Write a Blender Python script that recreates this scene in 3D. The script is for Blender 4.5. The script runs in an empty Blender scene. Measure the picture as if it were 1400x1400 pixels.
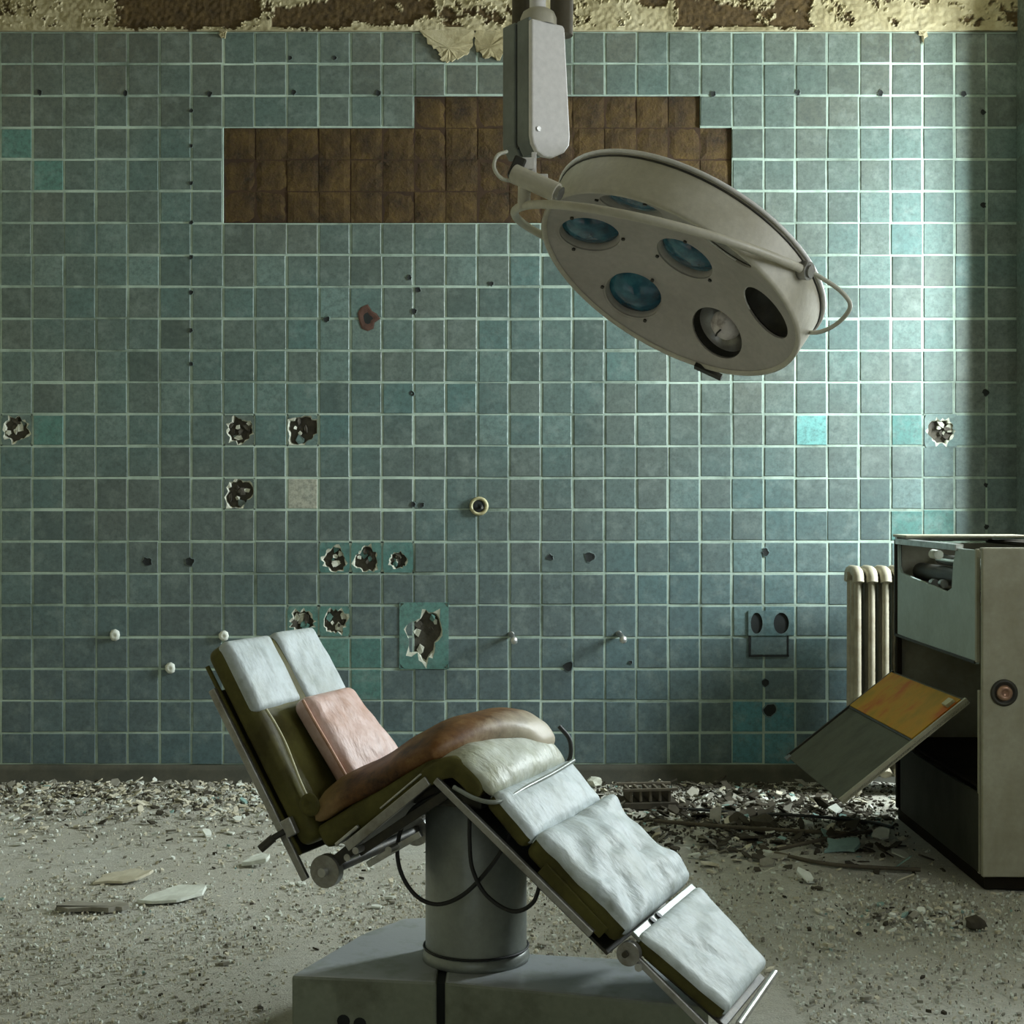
import bpy, bmesh, math, random
from mathutils import Vector, Matrix, noise

scene = bpy.context.scene
COL = scene.collection
PI = math.pi
random.seed(7)

# ------------------------------------------------------------------ camera, light, exposure
cam_d = bpy.data.cameras.new('camera')
cam = bpy.data.objects.new('camera', cam_d)
COL.objects.link(cam)
cam.location = (0, 0, 1.325)
cam.rotation_euler = (PI / 2, 0, 0)
cam_d.sensor_width = 36
cam_d.lens = 36 * 2026.5 / 1400
cam_d.shift_y = -15 / 1400
cam_d.clip_start = 0.05
scene.camera = cam

world = bpy.data.worlds.new('overcast_sky')
scene.world = world
world.use_nodes = True
bg = world.node_tree.nodes['Background']
bg.inputs[0].default_value = (0.62, 0.80, 0.84, 1)
bg.inputs[1].default_value = 0.13

def area(name, loc, size, direction, power, color):
    d = bpy.data.lights.new(name, 'AREA')
    d.shape = 'RECTANGLE'
    d.size, d.size_y = size
    d.energy = power
    d.color = color
    o = bpy.data.objects.new(name, d)
    COL.objects.link(o)
    o.location = loc
    o.rotation_euler = Vector(direction).to_track_quat('-Z', 'Y').to_euler()
    return o

# back right window daylight; front right and behind are added fills in unseen openings
area('daylight_back_right', (3.30, 6.12, 2.35), (0.6, 1.2), (-1, 0.0, -0.12), 395, (0.88, 0.97, 1.0))
area('fill_front_right', (3.30, 2.3, 2.25), (2.0, 1.7), (-1, 0.0, -0.15), 62, (0.93, 0.99, 1.0))
area('fill_behind', (-0.9, -1.80, 2.3), (2.6, 1.7), (0, 1, -0.22), 12, (0.93, 0.99, 1.0))

vs = scene.view_settings
scene.display_settings.display_device = 'sRGB'
vs.view_transform = 'Standard'
vs.look = 'None'
vs.gamma = 1
vs.use_curve_mapping = False
vs.exposure = 0.0
scene.cycles.max_bounces = 8
scene.cycles.sample_clamp_indirect = 4

# ------------------------------------------------------------------ materials
class NT:
    def __init__(self, name):
        self.m = bpy.data.materials.new(name)
        self.m.use_nodes = True
        self.t = self.m.node_tree
        self.b = self.t.nodes['Principled BSDF']
    def n(self, kind, **kw):
        nd = self.t.nodes.new(kind)
        for k, v in kw.items():
            setattr(nd, k, v)
        return nd
    def l(self, a, b):
        self.t.links.new(a, b)
    def coord(self, kind='Object'):
        return self.n('ShaderNodeTexCoord').outputs[kind]
    def noise(self, scale, detail=4, rough=0.6, vec=None, stretch=None):
        nd = self.n('ShaderNodeTexNoise')
        nd.inputs['Scale'].default_value = scale
        nd.inputs['Detail'].default_value = detail
        nd.inputs['Roughness'].default_value = rough
        if vec is not None:
            if stretch:
                mp = self.n('ShaderNodeMapping')
                mp.inputs['Scale'].default_value = stretch
                self.l(vec, mp.inputs['Vector'])
                vec = mp.outputs[0]
            self.l(vec, nd.inputs['Vector'])
        return nd.outputs['Fac']
    def ramp(self, fac, stops, interp='LINEAR'):
        nd = self.n('ShaderNodeValToRGB')
        cr = nd.color_ramp
        cr.interpolation = interp
        while len(cr.elements) < len(stops):
            cr.elements.new(0.5)
        for e, (p, c) in zip(cr.elements, stops):
            e.position = p
            e.color = (*c, 1) if len(c) == 3 else c
        self.l(fac, nd.inputs['Fac'])
        return nd.outputs['Color']
    def g(self, fac, a, b):
        return self.ramp(fac, [(a, (0, 0, 0)), (b, (1, 1, 1))])
    def mix(self, fac, a, b, mode='MIX'):
        nd = self.n('ShaderNodeMix', data_type='RGBA', blend_type=mode)
        for sock, v in ((nd.inputs[0], fac), (nd.inputs[6], a), (nd.inputs[7], b)):
            if isinstance(v, (int, float)):
                sock.default_value = v
            elif isinstance(v, tuple):
                sock.default_value = (*v, 1)
            else:
                self.l(v, sock)
        return nd.outputs[2]
    def math(self, op, a, b=None):
        nd = self.n('ShaderNodeMath', operation=op)
        for i, v in enumerate((a, b)):
            if v is None: continue
            if isinstance(v, (int, float)): nd.inputs[i].default_value = v
            else: self.l(v, nd.inputs[i])
        return nd.outputs[0]
    def bump(self, h, strength=0.3, dist=0.01):
        nd = self.n('ShaderNodeBump')
        nd.inputs['Strength'].default_value = strength
        nd.inputs['Distance'].default_value = dist
        self.l(h, nd.inputs['Height'])
        self.l(nd.outputs[0], self.b.inputs['Normal'])
    def out(self, color=None, rough=None, metal=None, spec=None):
        if color is not None:
            if isinstance(color, tuple): self.b.inputs['Base Color'].default_value = (*color, 1)
            else: self.l(color, self.b.inputs['Base Color'])
        if rough is not None:
            if isinstance(rough, (int, float)): self.b.inputs['Roughness'].default_value = rough
            else: self.l(rough, self.b.inputs['Roughness'])
        if metal is not None: self.b.inputs['Metallic'].default_value = metal
        if spec is not None: self.b.inputs['Specular IOR Level'].default_value = spec
        return self.m

def worn(name, base, dirt, rough=0.5, metal=0.0, scale=6, amount=(0.45, 0.75), bump=0.15, fine=60, dust=None, spec=0.5):
    """painted / metal / leather surface with blotchy dirt and fine mottling"""
    k = NT(name)
    co = k.coord()
    n1 = k.noise(scale, 6, 0.65, co)
    n2 = k.noise(fine, 4, 0.6, co)
    c = k.mix(k.g(n1, *amount), base, dirt)
    c = k.mix(k.math('MULTIPLY', k.g(n2, 0.35, 0.75), 0.35), c, tuple(x * 0.6 for x in base))
    if dust:
        geo = k.n('ShaderNodeNewGeometry')
        sep = k.n('ShaderNodeSeparateXYZ')
        k.l(geo.outputs['Normal'], sep.inputs[0])
        up = k.g(sep.outputs['Z'], 0.35, 0.85)
        n3 = k.noise(14, 5, 0.6, co)
        up = k.math('MULTIPLY', up, k.g(n3, 0.15, 0.5))
        c = k.mix(up, c, dust)
    if bump: k.bump(n2, bump, 0.004)
    return k.out(c, rough, metal, spec)

X0, ZT, PIT, PZ = -2.4124, 3.538, 0.15, 0.15026
def tile_mat(name, stops, rough=0.42, stain_and_height=True):
    k = NT(name)
    geo = k.n('ShaderNodeNewGeometry')
    sep = k.n('ShaderNodeSeparateXYZ')
    k.l(geo.outputs['Position'], sep.inputs[0])
    cx = k.math('FLOOR', k.math('DIVIDE', k.math('SUBTRACT', sep.outputs['X'], X0), PIT))
    cz = k.math('FLOOR', k.math('DIVIDE', k.math('SUBTRACT', ZT, sep.outputs['Z']), PZ))
    cmb = k.n('ShaderNodeCombineXYZ')
    k.l(cx, cmb.inputs[0]); k.l(cz, cmb.inputs[1])
    wn = k.n('ShaderNodeTexWhiteNoise', noise_dimensions='3D')
    k.l(cmb.outputs[0], wn.inputs['Vector'])
    c = k.ramp(wn.outputs['Value'], stops)
    pos = geo.outputs['Position']
    if stain_and_height:
        # broad old staining of the glaze; tone turns bluer low down and browner high up
        big = k.noise(0.9, 3, 0.5, pos)
        c = k.mix(k.math('MULTIPLY', k.g(big, 0.40, 0.66), 0.7), c, (0.135, 0.145, 0.118), 'MIX')
        low = k.n('ShaderNodeMapRange'); k.l(sep.outputs['Z'], low.inputs[0])
        low.inputs[1].default_value = 1.9; low.inputs[2].default_value = 0.4
        c = k.mix(k.math('MULTIPLY', low.outputs[0], 0.55), c, (0.078, 0.135, 0.170))
        top_tint = k.n('ShaderNodeMapRange'); k.l(sep.outputs['Z'], top_tint.inputs[0])
        top_tint.inputs[1].default_value = 2.4; top_tint.inputs[2].default_value = 3.5
        c = k.mix(k.math('MULTIPLY', top_tint.outputs[0], 0.42), c, (0.13, 0.125, 0.09))
    fine = k.noise(55, 4, 0.7, pos)
    c = k.mix(k.math('MULTIPLY', k.g(fine, 0.4, 0.7), 0.6), c, (0.045, 0.065, 0.06))
    med = k.noise(11, 5, 0.7, pos)
    c = k.mix(k.math('MULTIPLY', k.g(med, 0.5, 0.8), 0.4), c, (0.34, 0.42, 0.38))
    k.bump(med, 0.06, 0.01)
    return k.out(c, k.ramp(fine, [(0.3, (rough - .08,) * 3), (0.7, (rough + .2,) * 3)]), 0, 0.45)

M = {}
M['tile'] = tile_mat('glazed_tile', [(0.0, (0.080, 0.118, 0.105)), (0.2, (0.110, 0.180, 0.168)), (0.45, (0.130, 0.172, 0.150)),
                                     (0.7, (0.100, 0.190, 0.180)), (0.9, (0.14, 0.215, 0.195)), (1.0, (0.17, 0.27, 0.25))])
M['tile_green'] = tile_mat('bright_green_tile', [(0, (0.115, 0.25, 0.215)), (1, (0.085, 0.205, 0.185))], stain_and_height=False)
M['tile_aqua'] = tile_mat('bright_aqua_tile', [(0, (0.17, 0.42, 0.40)), (1, (0.17, 0.42, 0.40))], stain_and_height=False)
M['tile_blue'] = tile_mat('bright_blue_tile', [(0, (0.085, 0.25, 0.29)), (1, (0.075, 0.22, 0.26))], stain_and_height=False)
M['tile_cream'] = tile_mat('cream_filler', [(0, (0.44, 0.45, 0.37)), (1, (0.44, 0.45, 0.37))], stain_and_height=False, rough=0.7)

k = NT('grout'); co = k.coord()
k.bump(k.noise(120, 3, 0.6, co), 0.3, 0.003)
M['grout'] = k.out(k.ramp(k.noise(1.7, 6, 0.75, co), [(0.34, (0.15, 0.20, 0.16)), (0.50, (0.34, 0.44, 0.37)), (0.72, (0.58, 0.72, 0.62))]), 0.85)

k = NT('old_brown_mortar'); co = k.n('ShaderNodeNewGeometry').outputs['Position']
n1 = k.noise(7, 7, 0.7, co); n2 = k.noise(70, 4, 0.7, co)
c = k.ramp(n1, [(0.34, (0.012, 0.008, 0.002)), (0.50, (0.060, 0.037, 0.007)), (0.70, (0.120, 0.075, 0.016))])
k.bump(n2, 0.6, 0.006)
M['mortar'] = k.out(k.mix(k.g(n2, 0.4, 0.8), c, (0.06, 0.03, 0.012)), 0.9)
M['mortar_crack'] = worn('mortar_crack', (0.05, 0.026, 0.01), (0.02, 0.01, 0.005), 0.95)
M['plaster_dark'] = worn('bare_wall_plaster', (0.075, 0.068, 0.052), (0.03, 0.028, 0.022), 0.95, scale=18, bump=0.6)
M['bisque'] = worn('broken_tile_body', (0.58, 0.60, 0.50), (0.35, 0.34, 0.26), 0.85, scale=30)
M['hole'] = worn('hole_dark', (0.012, 0.016, 0.015), (0.006, 0.008, 0.007), 0.9)
M['rust'] = worn('rust_stain', (0.10, 0.05, 0.035), (0.04, 0.02, 0.015), 0.9, scale=25)

k = NT('peeling_paint'); co = k.coord()
att = k.n('ShaderNodeAttribute', attribute_name='layer')
nf = k.noise(26, 7, 0.75, co); ng = k.noise(5, 5, 0.7, co)
paint = k.ramp(ng, [(0.28, (0.17, 0.14, 0.06)), (0.48, (0.37, 0.325, 0.185)), (0.72, (0.50, 0.455, 0.30))])
bare = k.ramp(nf, [(0.3, (0.03, 0.018, 0.005)), (0.6, (0.09, 0.057, 0.017)), (0.8, (0.16, 0.11, 0.04))])
paint = k.mix(k.math('MULTIPLY', k.g(nf, 0.56, 0.72), 0.65), paint, (0.24, 0.19, 0.09))
k.bump(nf, 0.5, 0.008)
M['peel'] = k.out(k.mix(att.outputs['Fac'], bare, paint), 0.9)

k = NT('room_plaster'); co = k.coord()
nf = k.noise(3, 6, 0.7, co)
k.bump(k.noise(40, 4, 0.6, co), 0.3, 0.01)
M['plaster'] = k.out(k.ramp(nf, [(0.3, (0.14, 0.12, 0.07)), (0.5, (0.42, 0.39, 0.27)), (0.8, (0.55, 0.52, 0.38))]), 0.9)

k = NT('dusty_floor'); co = k.coord()
a = k.noise(1.2, 6, 0.65, co); b_ = k.noise(22, 8, 0.75, co, (1, 1.6, 1)); c_ = k.noise(130, 5, 0.7, co)
c = k.ramp(a, [(0.32, (0.44, 0.41, 0.31)), (0.50, (0.62, 0.60, 0.50)), (0.70, (0.74, 0.76, 0.70))])
c = k.mix(k.math('MULTIPLY', k.g(b_, 0.48, 0.66), 0.6), c, (0.20, 0.185, 0.135))
c = k.mix(k.math('MULTIPLY', k.g(c_, 0.56, 0.72), 0.3), c, (0.13, 0.12, 0.09))
c = k.mix(k.math('MULTIPLY', k.g(c_, 0.44, 0.32), 0.6), c, (0.66, 0.66, 0.56))
k.bump(k.math('ADD', k.math('MULTIPLY', b_, 0.6), c_), 0.9, 0.02)
M['floor'] = k.out(c, 0.95)

M['chip_cream'] = worn('cream_paint_chip', (0.62, 0.59, 0.46), (0.42, 0.38, 0.26), 0.9, scale=9, spec=0.15)
M['chip_white'] = worn('white_paint_chip', (0.72, 0.76, 0.68), (0.48, 0.50, 0.42), 0.85, scale=9, spec=0.15)
M['chip_grey'] = worn('grey_plaster_chip', (0.30, 0.29, 0.24), (0.17, 0.16, 0.12), 0.95, scale=9, spec=0.15)
M['chip_dark'] = worn('dark_debris', (0.07, 0.062, 0.045), (0.03, 0.028, 0.02), 0.95, scale=9, spec=0.15)
M['chip_teal'] = worn('teal_tile_chip', (0.24, 0.38, 0.34), (0.16, 0.25, 0.22), 0.5, scale=9)
M['skirting'] = worn('dark_skirting', (0.060, 0.062, 0.045), (0.11, 0.105, 0.075), 0.75, scale=7)

M['white_cover'] = worn('white_vinyl_cover', (0.50, 0.56, 0.555), (0.37, 0.40, 0.345), 0.6, scale=7, amount=(0.42, 0.72), fine=45, bump=0.25)
M['grimy_cover'] = worn('grimy_cream_cover', (0.48, 0.51, 0.43), (0.22, 0.22, 0.12), 0.58, scale=7, amount=(0.42, 0.66), fine=45, bump=0.25)
M['olive'] = worn('olive_leatherette', (0.125, 0.118, 0.035), (0.055, 0.048, 0.016), 0.5, scale=6, amount=(0.4, 0.65), bump=0.2, spec=0.12)
def vinyl(name, base, dirt, dark, rough):
    k = NT(name); co = k.coord()
    n1 = k.noise(6, 7, 0.7, co); n2 = k.noise(45, 4, 0.65, co)
    w = k.n('ShaderNodeTexWave'); w.wave_type = 'BANDS'
    w.inputs['Scale'].default_value = 2.2; w.inputs['Distortion'].default_value = 9; w.inputs['Detail'].default_value = 3
    w.inputs['Detail Scale'].default_value = 1.6
    k.l(co, w.inputs['Vector'])
    w2 = k.noise(11, 4, 0.55, co, (1, 2.0, 1))
    c = k.mix(k.g(n1, 0.42, 0.70), base, dirt)
    c = k.mix(k.math('MULTIPLY', k.g(w2, 0.56, 0.72), 0.6), c, dark)
    c = k.mix(k.math('MULTIPLY', k.g(n2, 0.5, 0.75), 0.35), c, dark)
    h = k.math('ADD', k.math('MULTIPLY', w.outputs['Fac'], 0.5), k.math('MULTIPLY', w2, 1.0))
    k.bump(h, 0.42, 0.02)
    return k.out(c, rough, 0, 0.4)
M['white_cover'] = vinyl('white_vinyl_cover', (0.51, 0.575, 0.585), (0.39, 0.43, 0.40), (0.22, 0.25, 0.23), 0.55)
M['grimy_cover'] = vinyl('grimy_cream_cover', (0.50, 0.53, 0.46), (0.29, 0.30, 0.18), (0.17, 0.16, 0.08), 0.48)
M['piping'] = worn('worn_piping', (0.50, 0.48, 0.28), (0.26, 0.22, 0.10), 0.5, scale=15)
M['pink'] = vinyl('pink_leather', (0.68, 0.50, 0.45), (0.50, 0.28, 0.20), (0.40, 0.20, 0.12), 0.5)
M['pink_piping'] = worn('pink_piping', (0.62, 0.36, 0.24), (0.36, 0.17, 0.09), 0.5, scale=15)

k = NT('brown_hide'); co = k.coord()
sp = k.n('ShaderNodeSeparateXYZ'); k.l(co, sp.inputs[0])
nf = k.noise(7, 6, 0.7, co); n2 = k.noise(50, 4, 0.6, co)
c = k.ramp(nf, [(0.34, (0.035, 0.014, 0.004)), (0.5, (0.15, 0.065, 0.017)), (0.68, (0.28, 0.165, 0.06))])
mr = k.n('ShaderNodeMapRange'); k.l(k.math('ADD', sp.outputs['X'], k.math('MULTIPLY', nf, 0.12)), mr.inputs[0])
mr.inputs[1].default_value = 0.10; mr.inputs[2].default_value = 0.17
c = k.mix(k.math('MULTIPLY', mr.outputs[0], 0.85), c, (0.52, 0.48, 0.37))
mr2 = k.n('ShaderNodeMapRange'); k.l(k.math('SUBTRACT', sp.outputs['X'], k.math('MULTIPLY', nf, 0.15)), mr2.inputs[0])
mr2.inputs[1].default_value = -0.30; mr2.inputs[2].default_value = -0.42
c = k.mix(k.math('MULTIPLY', mr2.outputs[0], 0.8), c, (0.36, 0.26, 0.12))
k.bump(n2, 0.25, 0.004)
M['hide'] = k.out(c, 0.5, 0, 0.35)

M['steel'] = worn('tarnished_steel', (0.44, 0.44, 0.42), (0.18, 0.165, 0.13), 0.34, 0.85, scale=14, fine=90)
M['chrome'] = worn('bright_metal', (0.58, 0.59, 0.57), (0.32, 0.30, 0.26), 0.38, 0.85, scale=20)
M['dark_metal'] = worn('dark_greasy_metal', (0.045, 0.045, 0.038), (0.085, 0.075, 0.05), 0.5, 0.5, scale=14)
M['column'] = worn('grey_column_paint', (0.29, 0.32, 0.29), (0.17, 0.19, 0.165), 0.38, 0.25, scale=4, amount=(0.45, 0.7))
M['base_paint'] = worn('green_grey_enamel', (0.235, 0.265, 0.20), (0.12, 0.13, 0.085), 0.5, scale=7, amount=(0.5, 0.72), dust=(0.40, 0.43, 0.44))
M['rubber'] = worn('black_rubber', (0.010, 0.012, 0.011), (0.02, 0.02, 0.018), 0.55)
M['lamp_paint'] = worn('lamp_enamel', (0.58, 0.55, 0.45), (0.42, 0.385, 0.28), 0.42, 0, scale=5, amount=(0.45, 0.75))
M['lamp_face'] = worn('lamp_face_enamel', (0.44, 0.41, 0.37), (0.31, 0.285, 0.245), 0.5, 0, scale=5, amount=(0.45, 0.75))
M['lamp_white'] = worn('white_lamp_cover', (0.86, 0.84, 0.82), (0.66, 0.66, 0.60), 0.5, 0, scale=8, amount=(0.5, 0.8), bump=0.05)
M['lamp_grey'] = worn('grey_lamp_housing', (0.20, 0.23, 0.21), (0.12, 0.13, 0.115), 0.5, 0, scale=6)
M['cable_white'] = worn('white_cable', (0.62, 0.62, 0.52), (0.4, 0.38, 0.3), 0.5)
M['bulb'] = worn('frosted_bulb', (0.80, 0.74, 0.72), (0.35, 0.30, 0.28), 0.3, 0, scale=22, amount=(0.5, 0.65))
k = NT('blue_lens_glass'); co = k.coord()
n1 = k.noise(16, 4, 0.6, co)
k.b.inputs['Coat Weight'].default_value = 0.15
k.b.inputs['Coat Roughness'].default_value = 0.08
M['lens'] = k.out(k.ramp(n1, [(0.3, (0.002, 0.018, 0.034)), (0.5, (0.006, 0.085, 0.14)), (0.7, (0.04, 0.20, 0.26))]), 0.12, 0.0)
M['khaki'] = worn('khaki_enamel', (0.37, 0.36, 0.265), (0.23, 0.21, 0.13), 0.5, scale=3.5, amount=(0.42, 0.72))
M['grey_green'] = worn('grey_green_enamel', (0.36, 0.45, 0.42), (0.27, 0.33, 0.29), 0.45, scale=5)
M['flap_paint'] = worn('flap_enamel', (0.105, 0.11, 0.08), (0.06, 0.062, 0.042), 0.7, scale=7, spec=0.2)
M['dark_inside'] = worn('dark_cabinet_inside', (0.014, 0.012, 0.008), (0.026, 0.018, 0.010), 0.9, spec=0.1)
k = NT('rusty_yellow_plate'); co = k.coord()
M['amber'] = k.out(k.ramp(k.noise(6, 5, 0.6, co), [(0.30, (0.30, 0.21, 0.02)), (0.5, (0.46, 0.25, 0.02)), (0.66, (0.42, 0.12, 0.015))]), 0.6, 0, 0.15)
M['radiator'] = worn('cream_radiator_paint', (0.40, 0.37, 0.27), (0.20, 0.165, 0.10), 0.6, scale=9)
M['red_brass'] = worn('brass_knob', (0.42, 0.26, 0.18), (0.2, 0.08, 0.05), 0.35, 0.6, scale=20)
M['wood_dark'] = worn('dark_lath', (0.10, 0.085, 0.055), (0.04, 0.034, 0.024), 0.9, scale=9)

# ------------------------------------------------------------------ helpers
class MB:
    def __init__(self):
        self.v, self.f, self.mi, self.sm = [], [], [], []
        self.cur, self.smooth = 0, False
        self.T = Matrix()
    def add(self, vs_, fs, mi=None, smooth=None):
        b = len(self.v)
        self.v += [tuple(self.T @ Vector(p)) for p in vs_]
        for f in fs:
            self.f.append(tuple(i + b for i in f))
            self.mi.append(self.cur if mi is None else mi)
            self.sm.append(self.smooth if smooth is None else smooth)
    def box(self, c, s, R=None):
        hx, hy, hz = s[0] / 2, s[1] / 2, s[2] / 2
        c = Vector(c)
        P = [Vector((x, y, z)) for z in (-hz, hz) for y in (-hy, hy) for x in (-hx, hx)]
        if R is not None: P = [R @ p for p in P]
        self.add([c + p for p in P], [(0, 2, 3, 1), (4, 5, 7, 6), (0, 1, 5, 4), (2, 6, 7, 3), (0, 4, 6, 2), (1, 3, 7, 5)], smooth=False)
    def prism(self, poly, z0, z1):
        n = len(poly)
        self.add([(x, y, z0) for x, y in poly] + [(x, y, z1) for x, y in poly],
                 [tuple(range(n - 1, -1, -1)), tuple(range(n, 2 * n))] + [(i, (i + 1) % n, n + (i + 1) % n, n + i) for i in range(n)], smooth=False)
    def tube(self, path, r, n=10, closed=False):
        P = [Vector(p) for p in path]
        m = len(P)
        up = None
        rings = []
        for i, p in enumerate(P):
            a = P[(i - 1) % m] if (closed or i > 0) else p
            b = P[(i + 1) % m] if (closed or i < m - 1) else p
            t = (b - a).normalized()
            if up is None:
                up = t.orthogonal().normalized()
            up = (up - t * up.dot(t)).normalized()
            s = t.cross(up)
            rr = r[i] if isinstance(r, (list, tuple)) else r
            rings.append([p + (up * math.cos(2 * PI * j / n) + s * math.sin(2 * PI * j / n)) * rr for j in range(n)])
        vs_ = [q for ring in rings for q in ring]
        fs = []
        for i in range(m if closed else m - 1):
            for j in range(n):
                a, b = i * n, ((i + 1) % m) * n
                fs.append((a + j, a + (j + 1) % n, b + (j + 1) % n, b + j))
        self.add(vs_, fs, smooth=True)
        if not closed:
            self.add(rings[0], [tuple(range(n - 1, -1, -1))], smooth=False)
            self.add(rings[-1], [tuple(range(n))], smooth=False)
    def cyl(self, p0, p1, r, n=24):
        self.tube([p0, p1], r, n)
    def lathe(self, prof, n=32, mats=None):
        """profile of (r, z) about local z"""
        vs_ = []
        for r, z in prof:
            vs_ += [(r * math.cos(2 * PI * j / n), r * math.sin(2 * PI * j / n), z) for j in range(n)]
        for i in range(len(prof) - 1):
            fs = [(i * n + j, i * n + (j + 1) % n, (i + 1) * n + (j + 1) % n, (i + 1) * n + j) for j in range(n)]
            b = len(self.v)
            if i == 0: self.add(vs_, [])
            for f in fs:
                self.f.append(tuple(q + (b if i == 0 else base) for q in f))
                self.mi.append(mats[i] if mats else self.cur); self.sm.append(True)
            if i == 0: base = b
    def build(self, name, mats, parent=None, bevel=0, subd=0, autosmooth=True):
        me = bpy.data.meshes.new(name)
        me.from_pydata(self.v, [], self.f)
        for m in (mats if isinstance(mats, (list, tuple)) else [mats]):
            me.materials.append(M[m] if isinstance(m, str) else m)
        for p, mi, s in zip(me.polygons, self.mi, self.sm):
            p.material_index = mi
            p.use_smooth = s
        me.update()
        o = bpy.data.objects.new(name, me)
        COL.objects.link(o)
        if parent: o.parent = parent
        if bevel:
            b = o.modifiers.new('bevel', 'BEVEL'); b.width = bevel; b.segments = 2; b.limit_method = 'ANGLE'
        if subd:
            s = o.modifiers.new('sub', 'SUBSURF'); s.levels = subd; s.render_levels = subd
        return o

def spline(pts, n=8):
    P = [Vector(p) for p in pts]
    P = [P[0] * 2 - P[1]] + P + [P[-1] * 2 - P[-2]]
    out = []
    for i in range(1, len(P) - 2):
        for j in range(n):
            t = j / n
            a, b, c, d = P[i - 1:i + 3]
            out.append(0.5 * ((2 * b) + (c - a) * t + (2 * a - 5 * b + 4 * c - d) * t * t + (3 * b - a - 3 * c + d) * t ** 3))
    out.append(P[-2])
    return out

def empty(name, loc, label, cat, group=None, rz=0):
    o = bpy.data.objects.new(name, None)
    COL.objects.link(o)
    o.location = loc; o.rotation_euler = (0, 0, rz)
    o.empty_display_size = 0.1
    return tag(o, label, cat, group)
def tag(o, label, cat, group=None):
    o['label'] = label; o['category'] = cat
    if group: o['group'] = group
    return o
def structure(o):
    o['kind'] = 'structure'
    return o
def stuff(o):
    o['kind'] = 'stuff'
    return o
def plate_with_holes(name, outer, holes, thick, mat, parent=None):
    """flat plate in local xy, thickness along z, with holes (lists of xy loops)"""
    cu = bpy.data.curves.new(name, 'CURVE')
    cu.dimensions = '2D'; cu.fill_mode = 'BOTH'; cu.extrude = thick / 2
    for loop in [outer] + holes:
        s = cu.splines.new('POLY'); s.points.add(len(loop) - 1)
        for p, (x, y) in zip(s.points, loop): p.co = (x, y, 0, 1)
        s.use_cyclic_u = True
    t = bpy.data.objects.new('tmp_curve', cu)
    COL.objects.link(t)
    bpy.context.view_layer.update()
    me = bpy.data.meshes.new_from_object(t.evaluated_get(bpy.context.evaluated_depsgraph_get()))
    bpy.data.objects.remove(t)
    bpy.data.curves.remove(cu)
    me.materials.clear()
    me.materials.append(M[mat])
    me.name = name
    o = bpy.data.objects.new(name, me)
    COL.objects.link(o)
    if parent: o.parent = parent
    return o
def circle(cx, cy, r, n=32, ry=None):
    return [(cx + r * math.cos(2 * PI * i / n), cy + (ry or r) * math.sin(2 * PI * i / n)) for i in range(n)]
def nz(x, y, z=0.0, s=1.0):
    return noise.noise(Vector((x * s, y * s, z * s)))
# ================================================================== THE ROOM
YW = 7.0            # front face of the grout of the back wall
XL, XR, YF, ZC = -2.96, 3.15, -1.7, 3.95
FACE = 0.008

def slab(name, c, s, mat):
    m = MB(); m.box(c, s); return structure(m.build(name, mat))

wall_back = slab('wall_back', (0.1, YW + 0.112, 1.98), (6.6, 0.2, 3.98), 'plaster_dark')
slab('wall_left', (XL - 0.1, 2.65, 1.98), (0.2, 8.72, 3.98), 'plaster')
# right wall with two window openings
m = MB()
openings = [(1.3, 3.3), (5.8, 6.44)]
zl, zh = 1.35, 3.15
xc = XR + 0.1
m.box((xc, 2.65, zl / 2), (0.2, 8.72, zl))
m.box((xc, 2.65, (zh + 3.98) / 2), (0.2, 8.72, 3.98 - zh))
ys = [-1.71, 1.3, 3.3, 5.8, 6.44, 7.01]
for i in (0, 2, 4):
    m.box((xc, (ys[i] + ys[i + 1]) / 2, (zl + zh) / 2), (0.2, ys[i + 1] - ys[i], zh - zl))
structure(m.build('wall_right', 'plaster'))
m = MB()   # wall behind the camera with one wide opening
m.box((0.1, YF - 0.1, 0.65), (6.3, 0.2, 1.3)); m.box((0.1, YF - 0.1, 3.6), (6.3, 0.2, 0.76))
m.box((-2.7, YF - 0.1, 2.26), (0.7, 0.2, 1.92)); m.box((1.85, YF - 0.1, 2.26), (2.8, 0.2, 1.92))
structure(m.build('wall_front', 'plaster'))
slab('ceiling', (0.1, 2.65, ZC + 0.06), (6.6, 9.2, 0.12), 'plaster')
# windows: frames with a bar
for i, (a, b) in enumerate(openings):
    m = MB()
    w = b - a
    for y in (a + 0.03, (a + b) / 2, b - 0.03): m.box((XR + 0.06, y, (zl + zh) / 2), (0.05, 0.05, zh - zl - 0.004))
    for z in (zl + 0.03, 2.6, zh - 0.03): m.box((XR + 0.06, (a + b) / 2, z), (0.045, w - 0.004, 0.05))
    structure(m.build('window_%d' % (i + 1), 'radiator'))
# short pier in the back right corner, depth shaped to shade the wall edge
slab('wall_pier', (2.765, 6.885, 1.97), (0.77, 0.23, 3.95), 'tile')

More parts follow.
